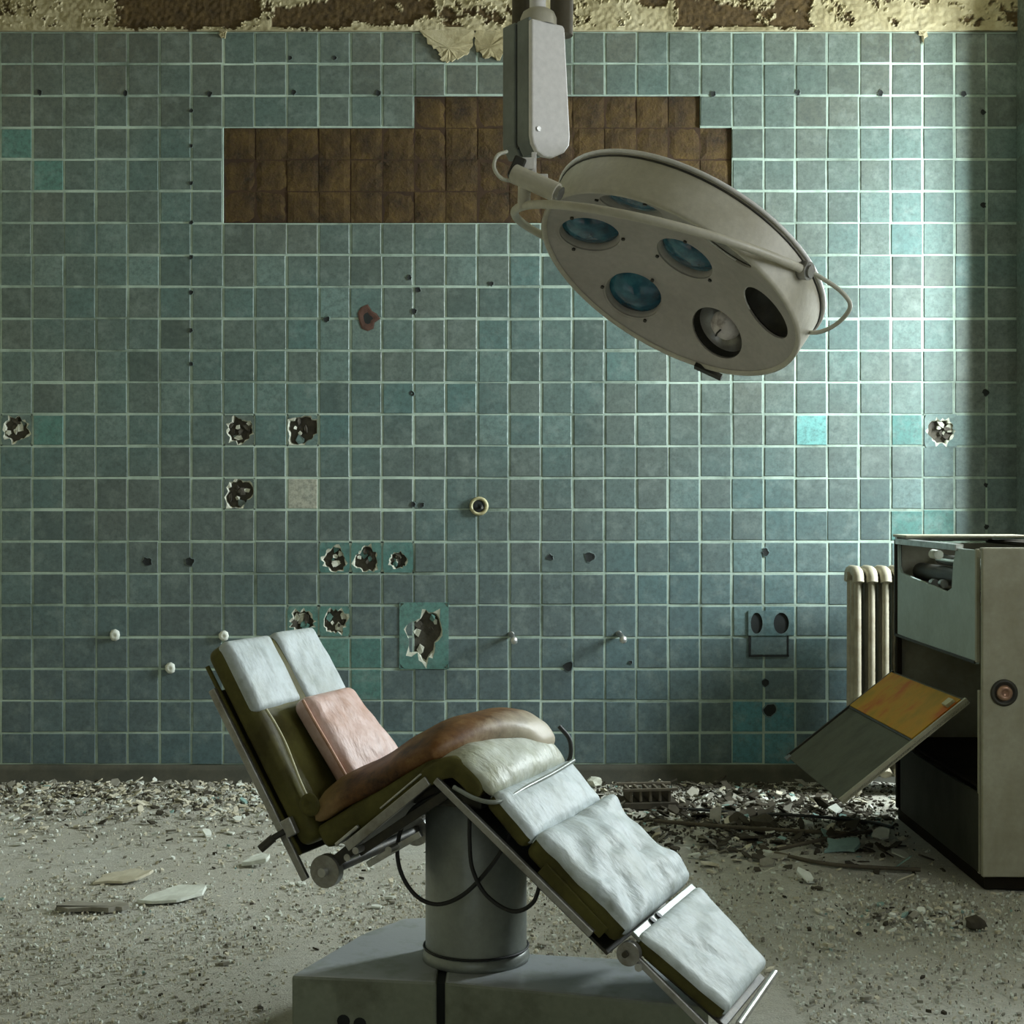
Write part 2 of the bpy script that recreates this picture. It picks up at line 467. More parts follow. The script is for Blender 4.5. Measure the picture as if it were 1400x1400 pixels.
# --- floor
m = MB()
nx, ny = 190, 150
x0, x1, y0, y1 = XL, XR, 2.4, 7.0
vs_ = []
for j in range(ny + 1):
    for i in range(nx + 1):
        x = x0 + (x1 - x0) * i / nx; y = y0 + (y1 - y0) * j / ny
        vs_.append((x, y, min(0.012, max(-0.006, 0.012 * nz(x, y, 1, 1.6) + 0.007 * nz(x, y, 5, 7) + 0.005 * nz(x, y, 5, 22))) - 0.003))
fs = [(j * (nx + 1) + i, j * (nx + 1) + i + 1, (j + 1) * (nx + 1) + i + 1, (j + 1) * (nx + 1) + i) for j in range(ny) for i in range(nx)]
m.add(vs_, fs, smooth=True)
m.add([(XL, YF, 0), (XR, YF, 0), (XR, 2.4, 0), (XL, 2.4, 0)], [(0, 1, 2, 3)])
m.add([(XL, YF, -0.12), (XR, YF, -0.12), (XR, 7, -0.12), (XL, 7, -0.12)], [(3, 2, 1, 0)])
floor = structure(m.build('floor', 'floor'))

# --- skirting: dark cove strip under the tiles, slightly crooked top
m = MB()
xs = [XL + (2.52 - XL) * i / 60 for i in range(61)]
prof = [(0.0, 0.0815), (-0.010, 0.080), (-0.014, 0.05), (-0.022, 0.015), (-0.030, -0.01)]
vs_ = [(x, YW + 0.002 + dy + 0.002 * nz(x, dy, 2, 6), z + (0.003 * nz(x, z, 9, 5) if z > 0.03 else 0)) for x in xs for dy, z in prof]
n = len(prof)
m.add(vs_, [(i * n + j, (i + 1) * n + j, (i + 1) * n + j + 1, i * n + j + 1) for i in range(60) for j in range(n - 1)], smooth=True)
structure(m.build('baseboard_back', 'skirting'))

# ------------------------------------------------------------------ tiles
C0, C1, R1 = -3, 32, 23
def cell(c, r):
    return X0 + PIT * (c + 0.5), ZT - PZ * (r + 0.5)
missing = set()
for c in range(7, 23):
    for r in (3, 4, 5): missing.add((c, r))
for c in range(13, 22): missing.add((c, 2))
broken = {(0, 12): 0.066, (7, 12): 0.072, (9, 12): 0.076, (7, 14): 0.070, (10, 16): 0.064, (11, 16): 0.066, (12, 16): 0.045,
          (9, 18): 0.055, (10, 18): 0.062, (29, 12): 0.0}
big_patch = {(13, 18), (13, 19)}
special = {(1, 4): 'tile_green', (0, 3): 'tile_green', (1, 12): 'tile_green', (11, 19): 'tile_green', (11, 20): 'tile_green', (10, 19): 'tile_green',
           (28, 12): 'tile_green', (28, 15): 'tile_green', (29, 15): 'tile_green', (23, 21): 'tile_blue', (24, 21): 'tile_blue',
           (23, 22): 'tile_blue', (24, 22): 'tile_blue', (25, 12): 'tile_aqua', (9, 14): 'tile_cream'}

def tile_verts(w, h, d=FACE + 0.006, ch=0.0022):
    a, b = w / 2, h / 2
    V = []
    for (ww, hh, y) in ((a - ch, b - ch, -FACE), (a, b, -FACE + ch * 0.8), (a, b, d - FACE)):
        V += [(-ww, y, -hh), (ww, y, -hh), (ww, y, hh), (-ww, y, hh)]
    F = [(0, 1, 2, 3)]
    for q in (0, 4):
        for i in range(4): F.append((q + i, q + 4 + i, q + 4 + (i + 1) % 4, q + (i + 1) % 4))
    return V, F
TW = 0.1378
tile_meshes = {}
def get_tile_mesh(mat):
    if mat not in tile_meshes:
        me = bpy.data.meshes.new('wall_tile'); V, F = tile_verts(TW, TW)
        me.from_pydata(V, [], F); me.materials.append(M[mat]); tile_meshes[mat] = me
    return tile_meshes[mat]

cells = [(c, r) for c in range(C0, C1) for r in range(R1) if (c, r) not in missing and (c, r) not in broken and (c, r) not in big_patch]
cells.sort(key=lambda t: (t not in special, (cell(*t)[0] - 0.0) ** 2 + (cell(*t)[1] - 1.325) ** 2))
rt = random.Random(3)
joined = MB()
jm = ['tile']
for i, (c, r) in enumerate(cells):
    x, z = cell(c, r)
    sx = 1 + rt.uniform(-0.022, 0.026); sz = 1 + rt.uniform(-0.022, 0.026)
    if rt.random() < 0.07: sx = 1.055
    if rt.random() < 0.07: sz = 1.055
    rx, rz, ry = rt.gauss(0, 0.0022), rt.gauss(0, 0.0022), rt.gauss(0, 0.004)
    dx, dz, dy = rt.gauss(0, 0.0007), rt.gauss(0, 0.0007), rt.gauss(0, 0.0004)
    if i < 300:
        o = bpy.data.objects.new('wall_tile', get_tile_mesh(special.get((c, r), 'tile')))
        COL.objects.link(o); o.parent = wall_back
        o.location = (x + dx, YW + dy, z + dz); o.scale = (sx, 1, sz); o.rotation_euler = (rx, ry, rz)
        if (c, r) in special:
            o['label'] = {'tile_green': 'brighter green wall tile', 'tile_aqua': 'pale bright aqua wall tile', 'tile_blue': 'brighter blue wall tile', 'tile_cream': 'cream coloured tile'}[special[(c, r)]]
    else:
        V, F = tile_verts(TW * sx, TW * sz)
        joined.T = Matrix.Translation((x + dx, YW + dy, z + dz)) @ Matrix.Rotation(ry, 4, 'Y') @ Matrix.Rotation(rz, 4, 'Z') @ Matrix.Rotation(rx, 4, 'X')
        joined.add(V, F)
o = stuff(joined.build('outer_wall_tiles', 'tile', wall_back))
# row of cut tiles hidden by the skirting is not needed: the tiling starts at the skirting

# --- grout bed: one thin layer, cell by cell, left out where tiles have come away
m = MB()
for c in range(C0, C1):
    for r in range(R1):
        if (c, r) in missing or (c, r) in broken or (c, r) in big_patch: continue
        x, z = cell(c, r); a, b = PIT / 2, PZ / 2
        V = []
        for u_, v_ in ((-a, -b), (a, -b), (a, b), (-a, b)):
            X, Z = x + u_, z + v_
            V.append((X, YW - 0.0052 + 0.0012 * nz(X, Z, 3, 3), Z))
        V += [(p[0], YW + 0.012, p[2]) for p in V]
        m.add(V, [(0, 1, 2, 3), (0, 4, 5, 1), (1, 5, 6, 2), (2, 6, 7, 3), (3, 7, 4, 0)])
for (c, r) in broken:
    x, z = cell(c, r); a, b = PIT / 2, PZ / 2
    for q in ((x - a + .0035, z, .007, PZ), (x + a - .0035, z, .007, PZ), (x, z - b + .0035, PIT, .007), (x, z + b - .0035, PIT, .007)):
        m.box((q[0], YW + 0.0035, q[1]), (q[2], 0.017, q[3]))
stuff(m.build('grout_bed', 'grout', wall_back))

# --- brown mortar squares left where tiles fell off
mortar_meshes = []
for q in range(5):
    V, F = [], []
    n = 5; w = PIT * 0.972
    for j in range(n + 1):
        for i in range(n + 1):
            X = -w / 2 + w * i / n; Z = -w / 2 + w * j / n
            edge = min(i, j, n - i, n - j) == 0
            V.append((X + 0.0015 * nz(i, j, q, 1.7), (0.0035 if edge else 0) + 0.0022 * nz(i, j, q + 4, 0.7), Z + 0.0015 * nz(j, i, q, 1.9)))
    for j in range(n):
        for i in range(n):
            F.append((j * (n + 1) + i, j * (n + 1) + i + 1, (j + 1) * (n + 1) + i + 1, (j + 1) * (n + 1) + i))
    me = bpy.data.meshes.new('mortar_square'); me.from_pydata(V, [], F); me.materials.append(M['mortar'])
    mortar_meshes.append(me)
for (c, r) in sorted(missing):
    x, z = cell(c, r)
    o = bpy.data.objects.new('mortar_square', rt.choice(mortar_meshes)); COL.objects.link(o); o.parent = wall_back
    o.location = (x + rt.gauss(0, .001), YW + 0.0005 + rt.uniform(0, 0.003), z + rt.gauss(0, .001))
    o.rotation_euler = (0, rt.choice((0, PI / 2, PI, -PI / 2)), 0)
m = MB()
for (c, r) in missing:
    x, z = cell(c, r)
    m.box((x, YW + 0.009, z), (PIT, 0.006, PZ))
stuff(m.build('mortar_backing', 'mortar_crack', wall_back))

# --- broken tiles: a ragged hole through glaze and body, plaster showing behind
def broken_tile(cx, cz, w, h, rad, mat, seed, front=FACE, sx=1.0, off=(0, 0)):
    rr = random.Random(seed)
    n = 30
    m = MB()
    rings = [[], [], [], []]
    prev = 1.0
    for i in range(n):
        th = 2 * PI * i / n
        ct, st = math.cos(th), math.sin(th)
        sc = min((w / 2) / max(1e-6, abs(ct)), (h / 2) / max(1e-6, abs(st)))
        rings[0].append((ct * sc, -front, st * sc))
        prev = 0.45 * prev + 0.55 * rr.uniform(0.62, 1.22)
        R = rad * prev
        qx, qz = ct * R * sx + off[0], st * R + off[1]
        qx = max(-w / 2 * 0.97, min(w / 2 * 0.97, qx)); qz = max(-h / 2 * 0.97, min(h / 2 * 0.97, qz))
        k1 = rr.choice((1.0, 1.0, 1.08, 1.25))
        gx = max(-w / 2 * 0.99, min(w / 2 * 0.99, (qx - off[0]) * k1 + off[0])); gz = max(-h / 2 * 0.99, min(h / 2 * 0.99, (qz - off[1]) * k1 + off[1]))
        rings[1].append((gx, -front, gz))
        rings[2].append((qx, -front + rr.uniform(0.0015, 0.004), qz))
        rings[3].append(((qx - off[0]) * 0.93 + off[0], 0.012, (qz - off[1]) * 0.93 + off[1]))
    m.add([p for q in rings for p in q], [])
    for k_ in range(3):
        for i in range(n):
            m.f.append((k_ * n + i, (k_ + 1) * n + i, (k_ + 1) * n + (i + 1) % n, k_ * n + (i + 1) % n)); m.mi.append((0, 1, 1)[k_]); m.sm.append(False)
    o = m.build('broken_tile', [mat, 'bisque'], wall_back)
    o.location = (cx, YW, cz)
    # outer skirt so a proud patch has thickness
    s = MB()
    # plaster lumps and torn scraps inside the hole
    for q in range(9):
        a = rr.uniform(0, 2 * PI); d = rr.uniform(0.1, 0.85) * rad
        px, pz = math.cos(a) * d * sx + off[0], math.sin(a) * d + off[1]
        L = rr.uniform(0.008, 0.026)
        pts = [(px + math.cos(t + a) * L * rr.uniform(0.4, 1.1), pz + math.sin(t + a) * L * rr.uniform(0.4, 1.4)) for t in (0, 1.3, 2.5, 3.8, 5.0)]
        yb = rr.uniform(-0.004, 0.006)
        top = [(x, yb + rr.uniform(-0.006, 0.002), z) for x, z in pts]
        bot = [(x, 0.012, z) for x, z in pts]
        s.add(top + bot, [(0, 1, 2, 3, 4)] + [(i, 5 + i, 5 + (i + 1) % 5, (i + 1) % 5) for i in range(5)], mi=rr.choice((0, 0, 1, 1, 2)))
    s2 = stuff(s.build('plaster_scraps', ['plaster_dark', 'bisque', mat], o))
    return o
for (c, r), rad in broken.items():
    x, z = cell(c, r)
    if (c, r) == (29, 12): continue
    mt = 'tile_green' if r >= 16 else 'tile'
    broken_tile(x, z, TW + 0.004, TW + 0.004, rad, mt, c * 31 + r, sx=0.9 if c != 9 else 1.0, off=(0, -0.012 if r == 16 else 0))
x, z = cell(29, 12)
broken_tile(x + 0.012, z - 0.004, TW + 0.02, TW + 0.02, 0.060, 'tile', 77)
# larger patch set across the joints
o = broken_tile(-0.415, 0.690, 0.232, 0.314, 0.122, 'tile_green', 5, front=FACE + 0.003, sx=0.66)
o['label'] = 'large broken patch of bright green tiles'
m = MB(); m.box((0, 0.002, 0), (0.232, 0.018, 0.288))
m = MB()
for sx_, sz_, w_, h_ in ((-0.114, 0, 0.004, 0.312), (0.114, 0, 0.004, 0.312), (0, 0.155, 0.232, 0.004), (0, -0.155, 0.232, 0.004)):
    m.box((sx_, -0.001, sz_), (w_, 0.0195, h_))
e_ = m.build('patch_edge', 'tile_green', o)

# --- drilled holes and stains
def P(px, py):      # place on the wall given in tile-plan units (1/289.5 m)
    return (px - 700) / 289.5, 1.325 - (py - 685) / 289.5
def wall_hole(px, py, r, rim='tile', name='drill_hole', ragged=0.25, rings=1):
    x, z = P(px, py)
    rr = random.Random(int(px * 7 + py))
    n = 12
    R = [r * (1 + rr.uniform(-ragged, ragged)) for _ in range(n)]
    m = MB()
    V = []
    for kf, y in ((1.35, -0.0005), (1.1, -0.0016), (0.85, -0.0012), (0.6, -0.0004)):
        V += [(math.cos(2 * PI * i / n) * R[i] * kf, y, math.sin(2 * PI * i / n) * R[i] * kf) for i in range(n)]
    V.append((0, 0, 0))
    m.add(V, [])
    for k_ in range(3):
        for i in range(n):
            m.f.append((k_ * n + i, (k_ + 1) * n + i, (k_ + 1) * n + (i + 1) % n, k_ * n + (i + 1) % n)); m.mi.append(0 if k_ < rings else 1); m.sm.append(False)
    for i in range(n):
        m.f.append((3 * n + i, 3 * n + (i + 1) % n, 4 * n)); m.mi.append(1); m.sm.append(False)
    o = m.build(name, [rim, 'hole'], wall_back)
    o.location = (x, YW - FACE - 0.0008, z)
    return o
for px, py, r in [(202, 768, 0.019), (260, 768, 0.019), (752, 762, 0.013), (806, 761, 0.019), (1046, 755, 0.015), (777, 910, 0.020),
                  (1347, 537, 0.014), (1347, 663, 0.009), (1046, 933, 0.016), (1053, 970, 0.026), (447, 437, 0.013), (672, 388, 0.010),
                  (560, 380, 0.010), (572, 397, 0.011), (567, 426, 0.011), (563, 538, 0.011), (565, 690, 0.010), (577, 690, 0.010),
                  (1343, 154, 0.012), (1343, 281, 0.011), (1348, 720, 0.010), (862, 905, 0.008)]:
    wall_hole(px, py, r)
for i, px in enumerate((55, 172, 287, 402, 517, 975, 1090, 1203, 1317)):
    wall_hole(px, 130 + (i % 3) - 3, 0.0115)
for py in (152, 200, 251, 305, 352, 400, 452, 498):
    wall_hole(262, py, 0.0085)
wall_hole(503, 436, 0.040, 'rust', 'rusty_hole', 0.3, 3)
wall_hole(458, 80, 0.009); wall_hole(397, 80, 0.009)

# --- peeling painted plaster band above the tiles
m = MB()
nx, nzn = 760, 46
bx0, bx1, bz0, bz1 = -2.95, 2.52, 3.541, 3.95
blobs = [(170, 318, -40, 40, 1), (318, 345, -20, 24, 1), (385, 412, 18, 40, 1), (430, 470, 10, 40, 1), (462, 492, -20, 26, 1), (505, 560, -10, 30, .6),
         (930, 962, -10, 40, .8), (962, 990, 15, 40, .8), (1070, 1100, -20, 40, 1), (1000, 1050, 10, 38, .6), (560, 585, -30, 20, .7), (880, 905, -40, 6, 1)]
V, lay = [], []
for j in range(nzn + 1):
    t = j / nzn
    z = bz0 + (bz1 - bz0) * t ** 1.5
    for i in range(nx + 1):
        x = bx0 + (bx1 - bx0) * i / nx
        px = 700 + x * 289.5; py = 685 - (z - 1.325) * 289.5
        wv = 0.75 * nz(x, z, 0, 9) + 0.5 * nz(x, z, 3, 28) + 0.35 * nz(x, z, 3, 70)
        v = 0.30 + wv
        for a, b, c, d, s in blobs:
            ex = max(a - px, px - b, 0) / 14; ey = max(c - py, py - d, 0) / 10
            k_ = max(0, 1 - math.hypot(ex, ey)); v -= 1.0 * s * k_
        if py > 38: v += 0.6
        L = min(1, max(0, v * 9 + 0.5))
        y = YW - 0.018 - 0.006 * L - 0.004 * nz(x, z, 7, 14) * L - 0.003 * nz(x, z, 8, 50)
        if 0 < v < 0.10: y -= 0.006
        y = min(y, YW - 0.012)
        V.append((x, y, z)); lay.append(L)
nb = len(V)
V += [(bx0 + (bx1 - bx0) * i / nx, YW + 0.012, bz0 - 0.001) for i in range(nx + 1)]
lay += [0.7] * (nx + 1)
F = [(j * (nx + 1) + i, j * (nx + 1) + i + 1, (j + 1) * (nx + 1) + i + 1, (j + 1) * (nx + 1) + i) for j in range(nzn) for i in range(nx)]
F += [(i + 1, i, nb + i, nb + i + 1) for i in range(nx)]
m.add(V, F, smooth=False)
o = m.build('peeling_plaster', 'peel', wall_back)
at = o.data.attributes.new('layer', 'FLOAT', 'POINT')
for i, L in enumerate(lay): at.data[i].value = L
# hanging crust of plaster below the ledge, left of the lamp arm
def crust(name, poly, y, th, parent, mat='peel', seed=1, lift=0.006):
    rr = random.Random(seed)
    fine = []
    for i in range(len(poly)):
        a, b = poly[i], poly[(i + 1) % len(poly)]
        for f in (0, .4, .7):
            jz = 0 if min(a[1], b[1]) > 3.53 else 0.009
            fine.append((a[0] + (b[0] - a[0]) * f + rr.uniform(-.007, .007), a[1] + (b[1] - a[1]) * f + rr.uniform(-jz, jz)))
    poly = fine
    m = MB()
    cx = sum(p[0] for p in poly) / len(poly); cz = sum(p[1] for p in poly) / len(poly)
    n = len(poly)
    V = [(cx, y - th - lift, cz)]
    for f in (0.55, 1.0):
        V += [(cx + (px - cx) * f, y - th - rr.uniform(0, lift), cz + (pz - cz) * f) for px, pz in poly]
    V += [(px, y, pz) for px, pz in poly]
    F = [(0, 1 + (i + 1) % n, 1 + i) for i in range(n)]
    for k_ in (0, 1):
        F += [(1 + k_ * n + i, 1 + k_ * n + (i + 1) % n, 1 + (k_ + 1) * n + (i + 1) % n, 1 + (k_ + 1) * n + i) for i in range(n)]
    F = [tuple(reversed(f)) for f in F]
    m.add(V, F)
    o = m.build(name, mat, parent)
    a_ = o.data.attributes.new('layer', 'FLOAT', 'POINT')
    for i in range(len(V)): a_.data[i].value = 1.0
    return o
pl = [(573, 42), (583, 55), (592, 66), (600, 72), (603, 82), (612, 86), (622, 82), (630, 80), (640, 74), (647, 62), (649, 42)]
crust('plaster_crust', [P(*p) for p in pl], YW - FACE, 0.010, wall_back, seed=1)
pl = [(651, 42), (648, 60), (652, 72), (660, 78), (672, 80), (684, 82), (692, 70), (696, 42)]
crust('plaster_crust', [P(*p) for p in pl], YW - FACE, 0.008, wall_back, seed=2)
pl = [(300, 40), (302, 50), (307, 54), (310, 46), (311, 40)]
crust('plaster_crust', [P(*p) for p in pl], YW - FACE, 0.006, wall_back, seed=3)
pl = [(1255, 40), (1257, 52), (1262, 60), (1266, 50), (1268, 40)]
crust('plaster_crust', [P(*p) for p in pl], YW - FACE, 0.006, wall_back, seed=4)

# --- small things fixed to the back wall
def hook(px, py, label):
    x, z = P(px, py)
    r = empty('wall_peg', (x, YW - FACE, z), label, 'peg')
    m = MB(); m.lathe([(0.0, -0.001), (0.014, -0.001), (0.014, 0.004), (0.007, 0.006)], 14)
    o = m.build('peg_plate', 'steel', r); o.rotation_euler = (PI / 2, 0, 0)
    m = MB(); m.tube(spline([(0, 0, 0), (0.004, -0.05, -0.002), (0.010, -0.092, -0.010), (0.012, -0.105, -0.018)], 4), 0.012, 10)
    m.build('peg_rod', 'steel', r)
    m = MB(); m.T = Matrix.Translation((0.012, -0.108, -0.018)); m.lathe([(0.0, -0.020), (0.016, -0.013), (0.018, 0.0), (0.015, 0.012), (0, 0.019)], 12)
    m.build('peg_tip', 'chrome', r)
hook(699, 867, 'short metal wall peg on the tiles, left one of the pair, above the seat hump')
hook(846, 866, 'short metal wall peg on the tiles, right one of the pair, casting a long shadow')
def anchor(px, py, s, label):
    x, z = P(px, py)
    m = MB(); m.lathe([(0.0, 0.0), (0.020 * s, 0.0), (0.022 * s, 0.006), (0.016 * s, 0.016), (0.009 * s, 0.018), (0.0, 0.012)], 9)
    for i, v in enumerate(m.v): m.v[i] = (v[0] * (1 + 0.25 * nz(v[0], v[1], px, 60)), v[1] * 1.1, v[2])
    o = m.build('wall_anchor', 'chip_white'); o.location = (x, YW - FACE, z); o.rotation_euler = (PI / 2, 0, 0)
    tag(o, label, 'anchor')
anchor(158, 868, 1.2, 'white plaster blob on the tiles left of the headrest, upper and farther one')
anchor(234, 913, 1.15, 'white plaster blob on the tiles left of the headrest, lower one')
anchor(307, 869, 1.1, 'small white plaster blob peeping above the headrest corner')
# ring fitting
x, z = P(655, 692)
r = empty('pipe_stub', (x, YW - FACE, z), 'round brass-rimmed pipe stub in the tiled wall above the table', 'pipe')
m = MB(); m.lathe([(0.0, 0.004), (0.030, 0.004), (0.030, 0.012), (0.041, 0.014), (0.045, 0.006), (0.045, 0.0)], 20)
o = m.build('pipe_rim', 'piping', r); o.rotation_euler = (PI / 2, 0, 0)
m = MB(); m.lathe([(0.0, 0.005), (0.014, 0.010), (0.029, 0.006)], 14, )
o = m.build('pipe_bore', 'hole', r); o.rotation_euler = (PI / 2, 0, 0); o.location = (-0.004, -0.0015, 0)
m = MB(); m.tube([(0.012, -0.004, 0.0), (0.016, -0.03, -0.008)], 0.006, 8)
m.build('stub_rod', 'chrome', r)
# socket box: two dark openings over a framed cover
x, z = P(1050, 868)
r = empty('wall_socket', (x, YW - FACE, z), 'old double wall socket with two black openings and outlined cover', 'socket')
o = plate_with_holes('socket_plate', [(-0.095, -0.002), (0.105, -0.002), (0.105, 0.115), (-0.095, 0.115)],
                     [circle(-0.056, 0.056, 0.028, 24, 0.050), circle(0.060, 0.056, 0.036, 24, 0.050)], 0.006, 'tile', r)
o.rotation_euler = (PI / 2, 0, 0); o.location = (0, -0.004, 0)
for dx in (-0.056, 0.060):
    m = MB(); m.lathe([(0, 0), (0.030, 0.0), (0.040, 0.0005)], 18)
    o = m.build('socket_opening', 'hole', r); o.location = (dx, -0.0012, 0.056); o.scale = (1, 1, 1.35); o.rotation_euler = (PI / 2, 0, 0)
    o.scale = (1, 1.4, 1)
m = MB()
for q in ((-0.088, -0.048, 0.010, 0.10), (0.092, -0.048, 0.008, 0.10)): m.box((q[0], -0.002, q[1]), (q[2], 0.005, q[3]))
m.box((0.002, -0.002, -0.098), (0.19, 0.005, 0.008))
m.build('cover_frame', 'hole', r)
m = MB(); m.box((0.002, -0.0015, -0.046), (0.168, 0.004, 0.092)); m.build('cover_plate', 'tile', r, bevel=0.001)
# ================================================================== OPERATING TABLE
tab = empty('operating_table', (-0.09, 3.72, 0), 'tilted grey-white operating table with raised backrest on a round grey column', 'operating table', rz=-math.radians(23.5))

def loc2(x, y):     # world xy -> table frame
    a = math.radians(23.5)
    dx, dy = x + 0.09, y - 3.72
    return dx * math.cos(a) - dy * math.sin(a), dx * math.sin(a) + dy * math.cos(a)

# base: low enamelled box, a wide left part and a narrower right arm, split by an open seam
def base_box(name, poly, z0, z1, mat, parent=tab, bev=0.008):
    m = MB(); m.prism([loc2(*p) for p in poly], z0, z1)
    return m.build(name, mat, parent, bevel=bev)
base_box('base_left_housing', [(-.534, 3.58), (-.180, 3.532), (-.180, 4.0), (-.234, 4.08), (-.30, 4.07), (-.40, 3.92)], 0.0, 0.18, 'base_paint')
base_box('base_right_housing', [(-.160, 3.530), (.41, 3.365), (.445, 3.357), (.475, 3.645), (.298, 3.706), (.043, 3.754), (-.02, 4.0), (-.160, 4.06)], 0.0, 0.18, 'base_paint')
base_box('base_seam', [(-.182, 3.545), (-.158, 3.543), (-.158, 4.0), (-.182, 4.0)], 0.0, 0.172, 'hole', bev=0)
# vent holes on the front of the left housing
for (px_, pz_) in ((-.405, .075), (-.365, .070)):
    m = MB(); m.lathe([(0, 0.0012), (0.013, 0.0012), (0.016, 0.0)], 14)
    o = m.build('base_bolt_hole', 'hole', tab)
    yy = 3.58 + (px_ + .534) * (3.532 - 3.58) / .354
    u_, v_ = loc2(px_, yy - 0.0008)
    o.location = (u_, v_, pz_); o.rotation_euler = (PI / 2, 0, math.radians(23.5 - 7.7))
# column
m = MB()
m.lathe([(0.0, 0.18), (0.134, 0.18), (0.134, 0.190), (0.131, 0.205), (0.127, 0.208)], 48)
m.build('column_collar', 'column', tab)
m = MB(); m.lathe([(0.127, 0.185), (0.127, 0.595), (0.120, 0.60), (0.0, 0.60)], 56)
m.build('column', 'column', tab)
m = MB(); m.tube([(0.131 * math.cos(a), 0.131 * math.sin(a), 0.212) for a in [2 * PI * i / 40 for i in range(40)]], 0.003, 6, True)
m.build('column_gasket', 'rubber', tab)

# --- cushions
def cushion(name, p0, p1, v0, v1, th, mat, parent=tab, r=0.02, crown=0.006, wr=0.003, seed=0, v0b=None, v1b=None, cover=None, cover_lo=-0.2, nx=34, ny=26, shape=None, cname='cushion_cover', cover_rng=None):
    """padded rounded block. p0,p1 = (u,h) of its top face along the table; v across; th downwards"""
    p0 = Vector(p0); p1 = Vector(p1)
    L = (p1 - p0).length; d = (p1 - p0) / L; nrm = Vector((-d.y, d.x))
    if nrm.y < 0: nrm = -nrm
    v0b = v0 if v0b is None else v0b; v1b = v1 if v1b is None else v1b
    nz_ = 6
    def place(a, b, c):      # a along -1..1, b across -1..1, c height -1..1
        W = (v1 - v0)
        # rounded box
        hx, hy, hz = L / 2, W / 2, th / 2
        q = Vector((a * hx, b * hy, c * hz))
        inner = Vector((max(-hx + r, min(hx - r, q.x)), max(-hy + r, min(hy - r, q.y)), max(-hz + min(r, hz * .95), min(hz - min(r, hz * .95), q.z))))
        e = q - inner
        if e.length > 1e-9:
            k_ = max(abs(e.x), abs(e.y), abs(e.z))
            q = inner + e.normalized() * min(r, k_ if e.length > 0 else r)
        if c > -0.5:
            f = (c + 0.5) / 1.5
            q.z += f * crown * (1 - a * a) * (1 - b * b) * 2
            q.z += f * wr * (nz(a * hx, b * hy, seed, 9) + 0.6 * nz(a * hx, b * hy, seed + 5, 24))
            if shape: q.z += f * shape(a, b)
        t = (a + 1) / 2
        vv0 = v0 + (v0b - v0) * t; vv1 = v1 + (v1b - v1) * t
        vv = (vv0 + vv1) / 2 + q.y / hy * (vv1 - vv0) / 2 + 0.5 * wr * nz(a * hx, c, seed + 3, 8)
        s_ = q.x + hx
        P_ = p0 + d * s_ + nrm * (q.z - hz)
        return Vector((P_.x, vv, P_.y))
    def grid_shell(off, lo):
        m = MB(); m.smooth = True
        idx = {}
        def vert(i, j, k_):
            key = (i, j, k_)
            if key not in idx:
                a = -1 + 2 * i / nx; b = -1 + 2 * j / ny; c = -1 + 2 * k_ / nz_
                # crowd samples to edges
                ca = math.copysign(1 - (1 - abs(a)) ** 1.25, a); cb = math.copysign(1 - (1 - abs(b)) ** 1.25, b)
                idx[key] = len(m.v)
                p = place(ca, cb, c)
                if off:
                    cen = Vector((0.0, (v0 + v1) / 2, 0.0)); mid = (p0 + p1) / 2 - nrm * th / 2
                    out = Vector((d.x * ca * (abs(ca) > .93), cb * (abs(cb) > .93), d.y * ca * (abs(ca) > .93))) + Vector((nrm.x, 0, nrm.y)) * (1.0 if c > 0.3 else 0.0)
                    p = p + out * off
                m.v.append(tuple(p))
            return idx[key]
        def quad(a, b, c, d_):
            m.f.append((a, b, c, d_)); m.mi.append(0); m.sm.append(True)
        for i in range(nx):
            for j in range(ny):
                if cover_rng and off and not cover_rng(-1 + 2 * (i + .5) / nx, -1 + 2 * (j + .5) / ny): continue
                quad(vert(i, j, nz_), vert(i + 1, j, nz_), vert(i + 1, j + 1, nz_), vert(i, j + 1, nz_))
                if not off: quad(vert(i, j, 0), vert(i, j + 1, 0), vert(i + 1, j + 1, 0), vert(i + 1, j, 0))
        for k_ in range(nz_):
            c = -1 + 2 * (k_ + 0.5) / nz_
            for i in range(nx):
                for j_, fl in ((0, 1), (ny, 0)):
                    if off and c < lo: continue
                    if cover_rng and off and not cover_rng(-1 + 2 * (i + .5) / nx, -1 if fl else 1): continue
                    q = (vert(i, j_, k_), vert(i + 1, j_, k_), vert(i + 1, j_, k_ + 1), vert(i, j_, k_ + 1))
                    quad(*(q if fl else q[::-1]))
            for j in range(ny):
                for i_, fl in ((0, 0), (nx, 1)):
                    if off and c < lo - 0.3: continue
                    if cover_rng and off and not cover_rng(-1 if i_ == 0 else 1, -1 + 2 * (j + .5) / ny): continue
                    q = (vert(i_, j, k_), vert(i_, j + 1, k_), vert(i_, j + 1, k_ + 1), vert(i_, j, k_ + 1))
                    quad(*(q if fl else q[::-1]))
        return m
    o = grid_shell(0, 0).build(name, mat, parent)
    if cover:
        c = grid_shell(0.0025, cover_lo).build(cname, cover, o)
    return o

